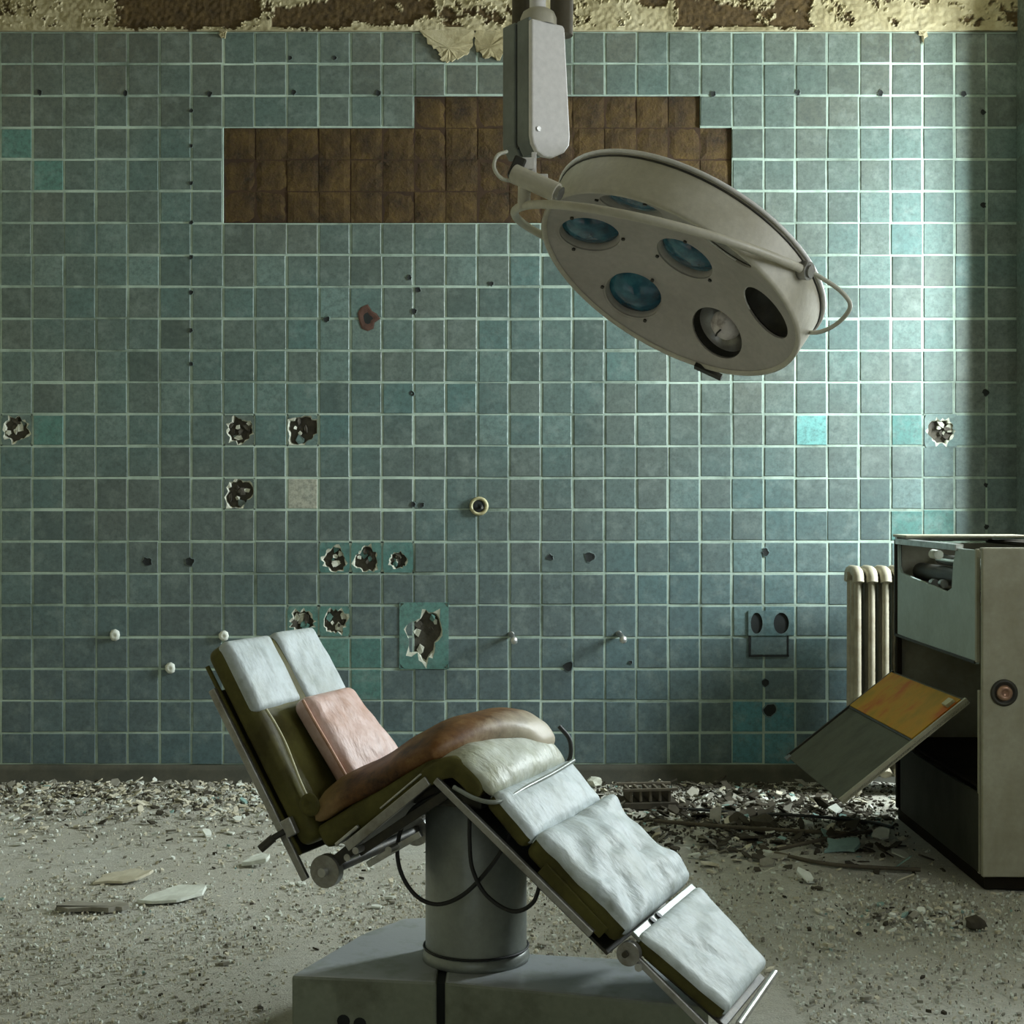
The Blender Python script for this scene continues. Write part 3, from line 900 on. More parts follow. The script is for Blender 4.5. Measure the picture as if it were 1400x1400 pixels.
# backrest (head end, left): thick olive block, its upper half under two white pads
bt, bb = (-0.590, 0.975), (-0.300, 0.498)
def bk(s, off=0.0):  # point down the backrest face, s metres from the top, off metres forward
    d = (Vector(bb) - Vector(bt)).normalized()
    n_ = Vector((-d.y, d.x)); n_ = n_ if n_.y > 0 else -n_
    return tuple(Vector(bt) + d * s + n_ * off)
cushion('backrest_cushion', bk(0.0, -0.012), bk(0.55, -0.012), -0.232, 0.212, 0.066, 'olive', r=0.024, crown=0.003, wr=0.002, seed=1, v1b=0.225)
cushion('headrest_pad', bk(0.0), bk(0.20), -0.231, -0.024, 0.040, 'white_cover', r=0.016, crown=0.003, wr=0.002, seed=2, nx=26, ny=20)
cushion('headrest_pad', bk(-0.004), bk(0.50), -0.001, 0.205, 0.040, 'white_cover', r=0.016, crown=0.003, wr=0.005, seed=3, nx=30, ny=20, v1b=0.212)
m = MB(); m.tube(spline([(*bk(0.20 + 0.05 * i, 0.006)[:1], -0.215 + 0.01 * math.sin(i), bk(0.20 + 0.05 * i, 0.000)[1]) for i in range(7)], 5), 0.0035, 6)
m.build('backrest_piping', 'piping', tab)
m = MB()
for s_, o_ in ((0.0, 0),):
    m.tube([(bk(0.03, -0.088)[0], -0.225, bk(0.03, -0.088)[1]), (bk(0.56, -0.088)[0], -0.225, bk(0.56, -0.088)[1])], 0.006, 8)
m.build('backrest_welt', 'olive', tab)
# backrest frame: flat rails each side and a back plate
def rail(name, a, b, v, w, t, mat='steel', bev=0.002, parent=tab):
    a = Vector(a); b = Vector(b); d = b - a; L = d.length
    ang = math.atan2(d.y, d.x)
    m = MB(); R = Matrix.Rotation(-ang, 3, 'Y')
    c = (a + b) / 2
    m.box((c.x, v, c.y), (L, t, w), R)
    return m.build(name, mat, parent, bevel=bev)
rail('backrest_rail', bk(0.09, -0.098), bk(0.62, -0.098), -0.236, 0.020, 0.012)
rail('backrest_rail', bk(0.09, -0.098), bk(0.62, -0.098), 0.222, 0.020, 0.012)
a, b = bk(0.10, -0.090), bk(0.56, -0.090)
rail('backrest_plate', a, b, -0.005, 0.010, 0.44, 'dark_metal')
# lever at the foot of the backrest rail
m = MB(); m.tube([(-0.400, -0.24, 0.515), (-0.432, -0.275, 0.492)], 0.008, 8); m.tube([(-0.425, -0.268, 0.497), (-0.452, -0.285, 0.470)], 0.011, 8)
m.build('backrest_lever', 'dark_metal', tab)
m = MB(); m.box((-0.392, -0.245, 0.522), (0.03, 0.02, 0.045), Matrix.Rotation(-0.5, 3, 'Y')); m.build('lever_clamp', 'steel', tab, bevel=0.003)
# hinge discs at the seat / back joint
for v in (-0.245, 0.235):
    m = MB(); m.cyl((-0.287, v - 0.012, 0.425), (-0.287, v + 0.012, 0.425), 0.040, 28)
    o = m.build('hinge_disc', 'steel', tab, bevel=0.003)
    m = MB(); m.cyl((-0.287, v - 0.026, 0.425), (-0.287, v + 0.004, 0.425), 0.011, 14)
    m.build('hinge_bolt', 'chrome', o, bevel=0.002)
m = MB(); m.cyl((-0.287, -0.233, 0.425), (-0.287, 0.223, 0.425), 0.016, 14); m.build('hinge_axle', 'dark_metal', tab)

# seat: dark olive cushion rising to the apex with a brown hide pad over it
cushion('seat_cushion', (-0.335, 0.520), (-0.005, 0.728), -0.228, 0.222, 0.062, 'olive', r=0.018, crown=0.0, wr=0.002, seed=4)
rail('seat_rail', (-0.232, 0.487), (-0.012, 0.665), -0.240, 0.024, 0.016, 'steel')
rail('seat_rail', (-0.232, 0.487), (-0.012, 0.665), 0.232, 0.024, 0.016, 'steel')
rail('seat_trim', (-0.262, 0.490), (-0.200, 0.541), -0.244, 0.008, 0.010, 'chrome')
rail('seat_trim', (-0.14, 0.588), (-0.03, 0.679), -0.244, 0.005, 0.006, 'chrome')
rail('seat_hinge_arm', (-0.287, 0.430), (-0.215, 0.487), -0.240, 0.030, 0.014, 'dark_metal')
rail('seat_plate', (-0.27, 0.455), (-0.02, 0.655), -0.005, 0.014, 0.43, 'dark_metal')
rail('lower_link', (-0.195, 0.440), (-0.05, 0.528), -0.205, 0.016, 0.010, 'chrome')
rail('link_arm', (-0.215, 0.470), (0.02, 0.630), -0.212, 0.022, 0.012, 'dark_metal')
for uu, hh in ((-0.205, 0.482), (-0.228, 0.463), (-0.115, 0.492)):
    m = MB(); m.cyl((uu, -0.25, hh), (uu, -0.20, hh), 0.009, 12); m.build('frame_bolt', 'chrome', tab, bevel=0.002)
# saddle under the apex
m = MB(); m.box((0.0, -0.005, 0.618), (0.20, 0.36, 0.05)); m.box((-0.03, -0.005, 0.60), (0.26, 0.18, 0.03)); m.build('column_saddle', 'dark_metal', tab, bevel=0.006)

# brown hide pad: swept profile, rolled edge at the left, hump, draped white end at the right
def swept(name, path, th, vr, mat, parent=tab, n_across=30, drop=0.05, wr=0.004, seed=0, pw=2.6, ends=0.03, sub=9):
    P_ = spline([(u, 0, h) for u, h in path], sub)
    S = [0]
    for a, b in zip(P_, P_[1:]): S.append(S[-1] + (b - a).length)
    L = S[-1]
    V, F = [], []
    n = n_across * 2
    for i, p in enumerate(P_):
        t = (P_[min(i + 1, len(P_) - 1)] - P_[max(i - 1, 0)]).normalized()
        nr = Vector((-t.z, 0, t.x)); nr = nr if nr.z > 0 else -nr
        f = i / (len(P_) - 1)
        v0, v1 = vr(f)
        e = min(1, min(S[i], L - S[i]) / ends)
        es = math.sqrt(max(0.0, 1 - (1 - e) ** 2))
        es = max(es, 0.02)
        for j in range(n):
            a = 2 * PI * j / n
            cx, cz = math.cos(a), math.sin(a)
            sx = math.copysign(abs(cx) ** (2 / pw), cx); sz = math.copysign(abs(cz) ** (2 / pw), cz)
            vv = (v0 + v1) / 2 + sx * (v1 - v0) / 2 * (0.94 + 0.06 * es)
            top = sz > 0
            hh = (sz - 1) / 2 * th * es - (1 - es) * th / 2 - drop * (abs(sx) ** 3.2)
            w = wr * (nz(f * L, vv, seed, 9) + 0.6 * nz(f * L, vv, seed + 4, 22)) * (1 if top else .2)
            q = p + nr * (hh + w)
            V.append((q.x, vv, q.z))
    m = MB()
    R = len(P_)
    for i in range(R - 1):
        for j in range(n):
            F.append((i * n + j, i * n + (j + 1) % n, (i + 1) * n + (j + 1) % n, (i + 1) * n + j))
    F.append(tuple(range(n - 1, -1, -1))); F.append(tuple((R - 1) * n + j for j in range(n)))
    m.add(V, [f[::-1] for f in F], smooth=True)
    return m.build(name, mat, parent)
def vr_pad(f):
    if f < 0.55: return -0.232, 0.235
    t = (f - 0.55) / 0.45
    t = t * t * (3 - 2 * t)
    return -0.232 + 0.30 * t, 0.235 + 0.010 * t
o = swept('seat_pad', [(-0.375, 0.592), (-0.30, 0.645), (-0.20, 0.694), (-0.11, 0.750), (-0.02, 0.792), (0.06, 0.790), (0.115, 0.755), (0.148, 0.690)], 0.080, vr_pad, 'hide', drop=0.028, seed=9, pw=2.8, ends=0.035)
o['label'] = 'brown worn hide seat pad'
m = MB()
m.T = Matrix.Translation((-0.343, -0.238, 0.578)) @ Matrix.Rotation(PI / 2, 4, 'X')
m.lathe([(0, 0), (0.009, 0.0), (0.012, 0.003), (0.026, 0.002), (0.029, -0.006)], 18)
m.build('roll_end', 'olive', tab)
# white saggy bag cushion across the apex
def vr_bag(f): return -0.238 , 0.185 + 0.05 * f
o = swept('apex_cushion', [(-0.055, 0.690), (0.0, 0.728), (0.07, 0.742), (0.13, 0.715), (0.178, 0.660)], 0.052, vr_bag, 'grimy_cover', drop=0.012, wr=0.006, seed=12, pw=3.2, ends=0.05)
m = MB()   # olive side of the bag, near end
m.T = Matrix.Identity(4)
swept('apex_side', [(-0.05, 0.682), (0.005, 0.714), (0.06, 0.722), (0.11, 0.690), (0.140, 0.655)], 0.050, lambda f: (-0.243, -0.19), 'olive', drop=0.004, wr=0.001, seed=3, pw=4, ends=0.03, n_across=10)
m = MB(); m.tube(spline([(0.055, -0.245, 0.655), (0.115, -0.247, 0.632), (0.168, -0.235, 0.628), (0.182, -0.10, 0.640), (0.182, 0.08, 0.645), (0.175, 0.225, 0.650)], 8), 0.0055, 8)
m.build('apex_trim', 'column', tab)
# strap and clip behind the far end
m = MB(); m.tube(spline([(0.13, 0.236, 0.735), (0.155, 0.247, 0.70), (0.158, 0.245, 0.655), (0.14, 0.236, 0.62)], 6), 0.006, 8)
m.build('apex_strap', 'rubber', tab)

# leg section: short pad, long pad, foot pad
cushion('thigh_cushion', (0.160, 0.653), (0.258, 0.553), -0.232, 0.228, 0.052, 'olive', r=0.020, crown=0.006, wr=0.003, seed=6, cover='white_cover', cover_lo=0.45, nx=22)
def leg_shape(a, b):
    s = 0.004 * math.sin(9 * b + 5 * a) * (0.4 + 0.6 * abs(b))
    s += -0.012 * math.exp(-((b - 0.45 - 0.35 * a) / 0.10) ** 2) * (a < 0.2)
    s += 0.009 * math.exp(-((b + 0.1 + 0.5 * a) / 0.12) ** 2)
    if b > 0.4: s += (b - 0.4) * 0.055 * (math.exp(-((a - 0.55) / 0.30) ** 2) + 0.7 * math.exp(-((a + 0.85) / 0.22) ** 2))
    return s
cushion('leg_cushion', (0.268, 0.566), (0.492, 0.378), -0.232, 0.226, 0.070, 'olive', r=0.022, crown=0.007, wr=0.010, seed=7, cover='white_cover', cover_lo=0.30, shape=leg_shape)
def foot_shape(a, b):
    s = -0.011 * math.exp(-((b + 0.35 - 0.45 * a) / 0.09) ** 2) * (1 - min(1, abs(a - 0.1) * 1.2))
    return s
cushion('foot_cushion', (0.512, 0.362), (0.712, 0.222), -0.232, 0.222, 0.046, 'olive', r=0.018, crown=0.006, wr=0.004, seed=8, v0b=-0.225, v1b=0.13, cover='white_cover', cover_lo=0.35, shape=foot_shape)
for v in (-0.242, 0.236):
    rail('leg_rail', (0.008, 0.668), (0.400, 0.350), v, 0.018, 0.014)
rail('leg_plate', (0.06, 0.602), (0.43, 0.302), -0.003, 0.008, 0.44, 'dark_metal')
rail('leg_padding_lip', (0.275, 0.485), (0.425, 0.352), -0.232, 0.032, 0.010, 'olive')
for v, nm in ((-0.238, 0), (0.15, 1)):
    rail('foot_rail', (0.505, 0.306), (0.668 if nm == 0 else 0.665, 0.172 if nm == 0 else 0.176), v, 0.016, 0.012)
m = MB(); m.tube([(0.727, -0.205, 0.178), (0.735, 0.10, 0.205)], 0.0085, 8); m.build('foot_bar', 'chrome', tab)
rail('foot_plate', (0.515, 0.305), (0.70, 0.172), -0.035, 0.008, 0.36, 'dark_metal')
m = MB(); m.box((0.0, 0, 0), (0.030, 0.44, 0.012), None)
m2 = MB(); R = Matrix.Rotation(0.70, 3, 'Y')
m2.box((0.500, -0.005, 0.352), (0.026, 0.455, 0.010), R)
m2.build('foot_hinge_plate', 'column', tab, bevel=0.002)
for vv in (-0.12, -0.075):
    m = MB(); m.cyl((0.498, vv, 0.352), (0.505, vv, 0.362), 0.009, 12); m.build('hinge_screw', 'rubber', tab)
for v in (-0.244,):
    m = MB(); m.cyl((0.489, v - 0.010, 0.318), (0.489, v + 0.010, 0.318), 0.027, 24)
    o = m.build('knee_disc', 'steel', tab, bevel=0.003)
    m = MB(); m.cyl((0.484, v - 0.018, 0.318), (0.484, v, 0.318), 0.007, 12); m.build('knee_bolt', 'dark_metal', o)
    m = MB(); m.cyl((0.512, v - 0.006, 0.290), (0.512, v + 0.010, 0.290), 0.009, 12); m.build('rail_stop', 'chrome', tab)
# cables under the seat
m = MB(); m.tube(spline([(p[0], -0.20 + 0.002 * i, p[1]) for i, p in enumerate([(0.0, 0.625), (-0.025, 0.616), (-0.084, 0.576), (-0.118, 0.503), (-0.114, 0.432), (-0.074, 0.375), (-0.015, 0.358), (0.053, 0.388), (0.119, 0.456), (0.166, 0.529), (0.170, 0.575)])], 6), 0.0052, 8)
m.build('control_cable', 'rubber', tab)
m = MB(); m.tube(spline([(p[0], -0.19 - 0.002 * i, p[1]) for i, p in enumerate([(0.072, 0.60), (0.072, 0.52), (0.081, 0.452), (0.119, 0.395), (0.185, 0.366), (0.237, 0.391), (0.259, 0.445)])], 6), 0.0052, 8)
m.build('control_cable', 'rubber', tab)

# --- pink pillow lying on the lower backrest
pil = empty('pillow', (0, 0, 0), 'pink stained leather pillow leaning on the backrest of the operating table', 'pillow')
pil.matrix_world = Matrix.Translation((-0.09, 3.72, 0)) @ Matrix.Rotation(-math.radians(23.5), 4, 'Z')
cushion('pillow_body', bk(0.205, 0.060), bk(0.465, 0.074), -0.105, 0.140, 0.062, 'pink', parent=pil, r=0.026, crown=0.008, wr=0.005, seed=21, v0b=-0.100, v1b=0.200)
m = MB()
pp = [(bk(0.215, 0.046), -0.108), (bk(0.28, 0.050), -0.110), (bk(0.36, 0.055), -0.109), (bk(0.45, 0.058), -0.106)]
m.tube(spline([(p[0], v, p[1]) for p, v in pp], 6), 0.004, 6); m.build('pillow_piping', 'pink_piping', pil)

# ================================================================== SURGICAL LAMP
TILT = 10
LC0 = Vector((0.411, 3.75, 1.912))
ex = Vector((-.885, .237, .399)).normalized()
n_ = Vector((-.464, -.439, -.769)).normalized()
ey = n_.cross(ex).normalized(); ex = ey.cross(n_).normalized()
mx = n_.cross(Vector((0, 1, 0))).normalized()
LC = LC0 + n_ * 0.055 + Vector((0.004, 0, -0.010))
Rt = Matrix.Rotation(math.radians(TILT), 3, mx)
n_ = Rt @ n_; ex = Rt @ ex; ey = Rt @ ey
LM = Matrix(((ex.x, ey.x, n_.x, LC.x), (ex.y, ey.y, n_.y, LC.y), (ex.z, ey.z, n_.z, LC.z), (0, 0, 0, 1)))
lamp = empty('surgical_lamp', (0.07, 3.55, 3.95), 'round seven-hole surgical lamp hanging from the ceiling on a white arm', 'lamp')
def lpart(o):
    o.parent = lamp
    o.matrix_parent_inverse = Matrix.Translation((-0.07, -3.55, -3.95))
    return o
def lsub(o, par):
    o.parent = par
    return o
# shell
m = MB(); m.T = LM
RL = 0.364          # rim radius; the face is a shallow bowl
BD = 0.100
def bowl(r_): return -BD * (1 - (r_ / RL) ** 2)
m.lathe([(RL - 0.014, -0.006), (RL - 0.008, 0.003), (RL - 0.002, 0.001), (RL, -0.008), (RL + 0.006, -0.112)], 72)
shell_prof = [(RL + 0.006, -0.112), (RL + 0.010, -0.114), (RL - 0.006, -0.122), (0.32, -0.146), (0.24, -0.162), (0.12, -0.178), (0.0, -0.182)]
m.lathe(shell_prof, 72)
shell = lpart(m.build('lamp_dome', 'lamp_paint'))
m = MB(); m.T = LM
m.tube([((RL + 0.009) * math.cos(2 * PI * i / 72), (RL + 0.009) * math.sin(2 * PI * i / 72), -0.114) for i in range(72)], 0.0055, 8, True)
lpart(m.build('dome_lip', 'lamp_white'))
m = MB(); m.T = LM
m.tube([((RL + 0.0055) * math.cos(2 * PI * i / 72), (RL + 0.0055) * math.sin(2 * PI * i / 72), -0.103) for i in range(72)], 0.003, 6, True)
lpart(m.build('dome_groove', 'dark_metal'))
# bowl-shaped face with seven openings cut through it
hp = [(0.250 * math.cos(i * PI / 3), 0.250 * math.sin(i * PI / 3)) for i in range(6)]
m = MB()
prof = [(0.0, bowl(0))] + [(RL * 0.975 * i / 16, bowl(RL * 0.975 * i / 16)) for i in range(1, 17)]
m.lathe([(max(r_, 0.0005), z) for r_, z in prof] + [(r_ if r_ else 0.0005, z - 0.006) for r_, z in reversed(prof)], 64)
face_src = m.build('face_source', 'lamp_face')
bmx = bmesh.new(); bmx.from_mesh(face_src.data); bmesh.ops.remove_doubles(bmx, verts=bmx.verts, dist=0.0012); bmesh.ops.recalc_face_normals(bmx, faces=bmx.faces); bmx.to_mesh(face_src.data); bmx.free()
def hole_frame(hx, hy):
    r_ = math.hypot(hx, hy)
    zz = bowl(r_)
    nrm = Vector((-2 * BD * hx / RL ** 2, -2 * BD * hy / RL ** 2, 1)).normalized()
    return Matrix.Translation((hx, hy, zz)) @ nrm.to_track_quat('Z', 'Y').to_matrix().to_4x4()
cut = MB()
HR = 0.079
for hx, hy in hp + [(0.0, 0.0)]:
    cut.T = hole_frame(hx, hy)
    cut.cyl((0, 0, -0.03), (0, 0, 0.03), HR, 40)
cut_o = cut.build('cutter', 'lamp_face')
bmx = bmesh.new(); bmx.from_mesh(cut_o.data); bmesh.ops.remove_doubles(bmx, verts=bmx.verts, dist=1e-5); bmesh.ops.recalc_face_normals(bmx, faces=bmx.faces); bmx.to_mesh(cut_o.data); bmx.free()
bo = face_src.modifiers.new('cut', 'BOOLEAN'); bo.object = cut_o; bo.operation = 'DIFFERENCE'; bo.solver = 'EXACT'
bpy.context.view_layer.update()
me = bpy.data.meshes.new_from_object(face_src.evaluated_get(bpy.context.evaluated_depsgraph_get()))
me.transform(LM); me.name = 'lamp_face'
for p in me.polygons: p.use_smooth = False
bpy.data.objects.remove(face_src); bpy.data.objects.remove(cut_o)
face = bpy.data.objects.new('lamp_face', me); COL.objects.link(face); lpart(face)
for i, (hx, hy) in enumerate(hp + [(0.0, 0.0)]):
    T = LM @ hole_frame(hx, hy)
    m = MB(); m.T = T
    m.lathe([(0.0795, -0.004), (0.076, -0.025), (0.060, -0.050), (0.03, -0.064), (0.0, -0.067)], 36)
    cup = lpart(m.build('reflector', 'steel' if i in (0, 1, 2, 5, 6) else ('chrome' if i == 4 else 'dark_metal')))
    if i in (0, 1, 5, 6):       # blue lenses with bezel
        m = MB(); m.T = T; m.lathe([(0.074, -0.016), (0.055, -0.006), (0.028, 0.001), (0.0, 0.003)], 36)
        lsub(m.build('lens', 'lens'), cup)
        m = MB(); m.T = T; m.lathe([(0.098, -0.004), (0.097, 0.004), (0.085, 0.006), (0.074, -0.005), (0.073, -0.02)], 40)
        lsub(m.build('lens_ring', 'lamp_face'), cup)
        for a in (0.5, 2.6, 4.7):
            m = MB(); m.T = T; m.cyl((0.087 * math.cos(a), 0.087 * math.sin(a), 0.0), (0.087 * math.cos(a), 0.087 * math.sin(a), 0.010), 0.005, 8)
            lsub(m.build('ring_screw', 'dark_metal'), cup)
    elif i == 2:             # bare bulb
        m = MB(); m.T = T @ Matrix.Translation((0.0, 0.0, -0.03)) @ Matrix.Scale(1, 4)
        m.lathe([(0.0, 0.028), (0.022, 0.022), (0.038, 0.008), (0.043, -0.008), (0.034, -0.026), (0.018, -0.04), (0.016, -0.055)], 28)
        m.v = m.v
        lsub(m.build('bulb', 'bulb'), cup)
        m = MB(); m.T = T; m.lathe([(0.0788, -0.004), (0.075, -0.03)], 36); lsub(m.build('socket_wall', 'dark_metal'), cup)
        m = MB(); m.T = T; m.tube([(-0.012, -0.01, 0.0), (0.0, 0.0, 0.004), (0.010, 0.012, 0.0)], 0.0025, 6); lsub(m.build('bulb_clip', 'dark_metal'), cup)
    else:
        m = MB(); m.T = T
        m.tube([(0.080 * math.cos(a), 0.080 * math.sin(a), 0.001) for a in [0.9 * PI + i_ * PI / 14 for i_ in range(13)]], 0.0028, 6)
        lsub(m.build('opening_edge', 'lamp_white'), cup)
# yoke: half ring from pivot to pivot
def W_(dx, dy, dz, Z=3.75): return Vector((dx, dz, -dy)) * (Z / 2026.5)
CY = Vector((0.4065, 3.74, 1.944))
aa = Vector((-0.28, 0.26, 0.078)); ww = Vector((-0.286, -0.35, 0.057))
m = MB(); m.tube([CY + aa * math.cos(t) + ww * math.sin(t) for t in [PI * i / 48 for i in range(49)]], 0.0105, 10)
yoke = lpart(m.build('yoke', 'lamp_paint'))
for s_ in (1, -1):
    p = CY + aa * s_
    d = aa.normalized() * s_
    m = MB(); m.cyl(p - d * 0.034, p + d * 0.014, 0.022, 20)
    k_ = lsub(m.build('yoke_pivot', 'lamp_paint' if s_ > 0 else 'steel', None, bevel=0.003), yoke)
    m = MB(); m.cyl(p + d * 0.012, p + d * 0.020, 0.015, 16); lsub(m.build('pivot_cap', 'steel'), yoke)
# cable at the right pivot
p = CY - aa
m = MB(); m.tube(spline([p + Vector((0.008, 0, -0.002)), p + Vector((0.035, 0, -0.014)), p + Vector((0.087, 0.0, -0.050)), p + Vector((0.112, 0.02, -0.083)), p + Vector((0.092, 0.07, -0.116)), p + Vector((0.06, 0.15, -0.128)), p + Vector((0.02, 0.25, -0.11))], 6), 0.0055, 8)
lpart(m.build('lamp_cable', 'cable_white'))
m = MB(); p = LC + ex * -0.30 + ey * 0.235 + n_ * 0.0
m.T = LM; m.box((-0.13, 0.345, 0.002), (0.08, 0.020, 0.012)); lpart(m.build('face_latch', 'dark_metal'))
# joint on the yoke
J = CY + aa * math.cos(1.13) + ww * math.sin(1.13)
td = (-aa * math.sin(1.13) + ww * math.cos(1.13)).normalized()
JC = Vector((0.064, 3.49, 2.085))
m = MB()
m.cyl(Vector((0.005, 3.50, 2.098)), Vector((0.105, 3.46, 2.045)), 0.023, 20)
jo = lpart(m.build('joint_sleeve', 'lamp_paint', None, bevel=0.003))
m = MB(); m.cyl(Vector((0.104, 3.46, 2.046)), Vector((0.114, 3.456, 2.041)), 0.017, 16); lsub(m.build('sleeve_cap', 'steel'), jo)
m = MB(); m.tube([Vector((0.03, 3.49, 2.083)), J], 0.016, 10); lpart(m.build('joint_link', 'lamp_paint'))
m = MB(); m.box((0.012, 3.52, 2.115), (0.030, 0.04, 0.05), Matrix.Rotation(0.4, 3, 'Y')); lpart(m.build('joint_block', 'dark_metal', None, bevel=0.004))
m = MB(); m.box((0.052, 3.52, 2.118), (0.012, 0.012, 0.07)); m.box((0.072, 3.51, 2.085), (0.026, 0.012, 0.028)); m.box((0.034, 3.515, 2.125), (0.04, 0.012, 0.028)); lpart(m.build('joint_bracket', 'lamp_white', None, bevel=0.002))
# arm housing: tapered case, turned 35 degrees
AM = Matrix.Translation((0.044, 3.52, 2.325)) @ Matrix.Rotation(math.radians(35), 4, 'Z')
m = MB(); m.T = AM
def bprism(m, poly, y0, y1):
    n = len(poly)
    m.add([(x, y0, z) for x, z in poly] + [(x, y1, z) for x, z in poly], [tuple(range(n)), tuple(range(2 * n - 1, n - 1, -1))] + [(i, n + i, n + (i + 1) % n, (i + 1) % n) for i in range(n)], smooth=False)
cover = [(0.0, 0.145), (0.0, -0.13), (0.004, -0.150), (0.016, -0.168), (0.036, -0.178), (0.062, -0.178), (0.098, -0.160), (0.112, -0.142), (0.114, -0.12), (0.098, 0.138), (0.092, 0.145)]
bprism(m, cover, -0.006, 0.010)
lpart(m.build('arm_front_cover', 'lamp_white', None, bevel=0.004))
m = MB(); m.T = AM
body = [(0.002, 0.155), (0.002, -0.14), (0.02, -0.17), (0.095, -0.155), (0.108, -0.12), (0.094, 0.155)]
bprism(m, body, 0.011, 0.060)
lpart(m.build('arm_housing', 'lamp_grey', None, bevel=0.004))
m = MB(); m.T = AM
bprism(m, [(x - 0.002, z) for x, z in body], 0.066, 0.118)
lpart(m.build('arm_back_cover', 'lamp_grey', None, bevel=0.004))
m = MB(); m.T = AM
bprism(m, [(0.006, 0.15), (0.006, -0.15), (0.09, -0.145), (0.088, 0.15)], 0.059, 0.067)
lpart(m.build('arm_gap', 'dark_metal'))
m = MB(); m.T = AM; m.cyl((0.018, -0.005, -0.115), (0.018, -0.010, -0.115), 0.006, 10); lpart(m.build('cover_screw', 'steel'))
m = MB(); m.T = Matrix.Translation((0.064, 3.575, 2.468))
m.lathe([(0.044, 0.0), (0.044, 0.020), (0.038, 0.034), (0.026, 0.042), (0.020, 0.044)], 28)
lpart(m.build('arm_top_cap', 'lamp_paint'))
m = MB(); m.cyl((0.062, 3.575, 2.49), (0.062, 3.575, 3.95), 0.020, 18); lpart(m.build('ceiling_tube', 'lamp_white'))
m = MB(); m.cyl((0.030, 3.64, 2.46), (0.030, 3.64, 3.95), 0.030, 14); m.cyl((0.120, 3.60, 2.455), (0.135, 3.62, 3.95), 0.028, 14)
lpart(m.build('dark_conduit', 'wood_dark'))
m = MB(); m.T = Matrix.Translation((0.07, 3.57, 3.90)); m.lathe([(0.16, 0.05), (0.15, 0.01), (0.05, 0.0), (0.02, 0.0)], 28)
lpart(m.build('ceiling_rose', 'lamp_paint'))
m = MB(); m.tube(spline([(-0.012, 3.52, 2.155), (-0.035, 3.50, 2.14), (-0.042, 3.49, 2.11), (-0.025, 3.49, 2.085), (0.005, 3.50, 2.08)], 6), 0.0045, 8)
lpart(m.build('arm_cable', 'cable_white'))

# ================================================================== CABINET (right)
cab = empty('metal_cabinet', (1.60, 5.04, 0), 'khaki metal cabinet with open top and a fold-down flap, right of the room', 'cabinet')
def cpart(m, name, mat, bevel=0.003, parent=None):
    m.T = Matrix()
    o = m.build(name, mat, parent or cab, bevel=bevel)
    return o
def cbox(name, c, s, mat, bevel=0.003, parent=None):
    m = MB(); m.box(c, s); return m.build(name, mat, parent or cab, bevel=bevel)
Wc, Dc, Hc = 0.80, 1.16, 1.164
cbox('front_panel', (Wc / 2, 0.012, 0.045 + 0.559), (Wc, 0.024, 1.118), 'khaki', 0.005)
cbox('corner_post', (0.010, 0.054, 0.36), (0.016, 0.022, 0.63), 'khaki', 0.003)
cbox('corner_gap', (0.024, 0.045, 0.58), (0.018, 0.04, 1.11), 'dark_inside', 0)
cbox('plinth', (Wc / 2, Dc / 2, 0.022), (Wc - 0.02, Dc - 0.03, 0.044), 'dark_inside')
M['shaded_enamel'] = worn('shaded_side_enamel', (0.045, 0.047, 0.033), (0.022, 0.022, 0.015), 0.7, scale=6, spec=0.2)  # lower side panel: its shade is put into this darker colour
cbox('lower_side_panel', (0.006, 0.56, 0.185), (0.012, 1.02, 0.27), 'shaded_enamel')
cbox('side_panel_rim', (-0.001, 0.605, 0.768), (0.010, 1.06, 0.010), 'dark_metal', 0.001)
cbox('side_panel_rim', (-0.001, 1.140, 0.965), (0.010, 0.012, 0.40), 'dark_metal', 0.001)
cbox('right_side_panel', (Wc - 0.01, Dc / 2, 0.60), (0.02, Dc - 0.03, 1.1), 'khaki')
cbox('back_panel', (Wc / 2, Dc - 0.01, 0.60), (Wc - 0.02, 0.02, 1.1), 'khaki')
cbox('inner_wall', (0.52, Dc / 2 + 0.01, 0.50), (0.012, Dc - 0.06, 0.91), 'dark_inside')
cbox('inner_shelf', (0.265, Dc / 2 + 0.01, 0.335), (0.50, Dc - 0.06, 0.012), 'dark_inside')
cbox('lower_back_post', (0.008, Dc - 0.035, 0.60), (0.02, 0.03, 1.10), 'dark_inside')
# upper side panel with a cut-out
o = plate_with_holes('upper_side_panel', [(0.075, 0.762), (1.135, 0.775), (1.135, 1.160), (1.10, 1.160), (1.095, 1.055), (1.06, 1.030), (0.42, 0.990), (0.355, 1.008), (0.335, 1.10), (0.30, 1.155), (0.075, 1.155)], [], 0.012, 'grey_green', cab)
o.rotation_euler = (PI / 2, 0, PI / 2); o.location = (0.006, 0, 0)
cbox('side_panel_edge', (0.002, 0.06, 0.965), (0.014, 0.018, 0.39), 'khaki', 0.002)
cbox('top_rim', (0.006, 0.70, 1.158), (0.03, 0.84, 0.024), 'chrome', 0.003)
cbox('top_rim', (0.20, Dc - 0.02, 1.17), (0.40, 0.03, 0.022), 'steel', 0.003)
cbox('top_lid', (0.59, 0.585, 1.158), (0.42, 1.15, 0.014), 'dark_inside', 0.003)
cbox('lid_rear_strip', (0.235, 1.03, 1.182), (0.50, 0.20, 0.010), 'khaki', 0.003)
cbox('front_top_edge', (Wc / 2, 0.02, 1.160), (Wc, 0.034, 0.012), 'khaki', 0.004)
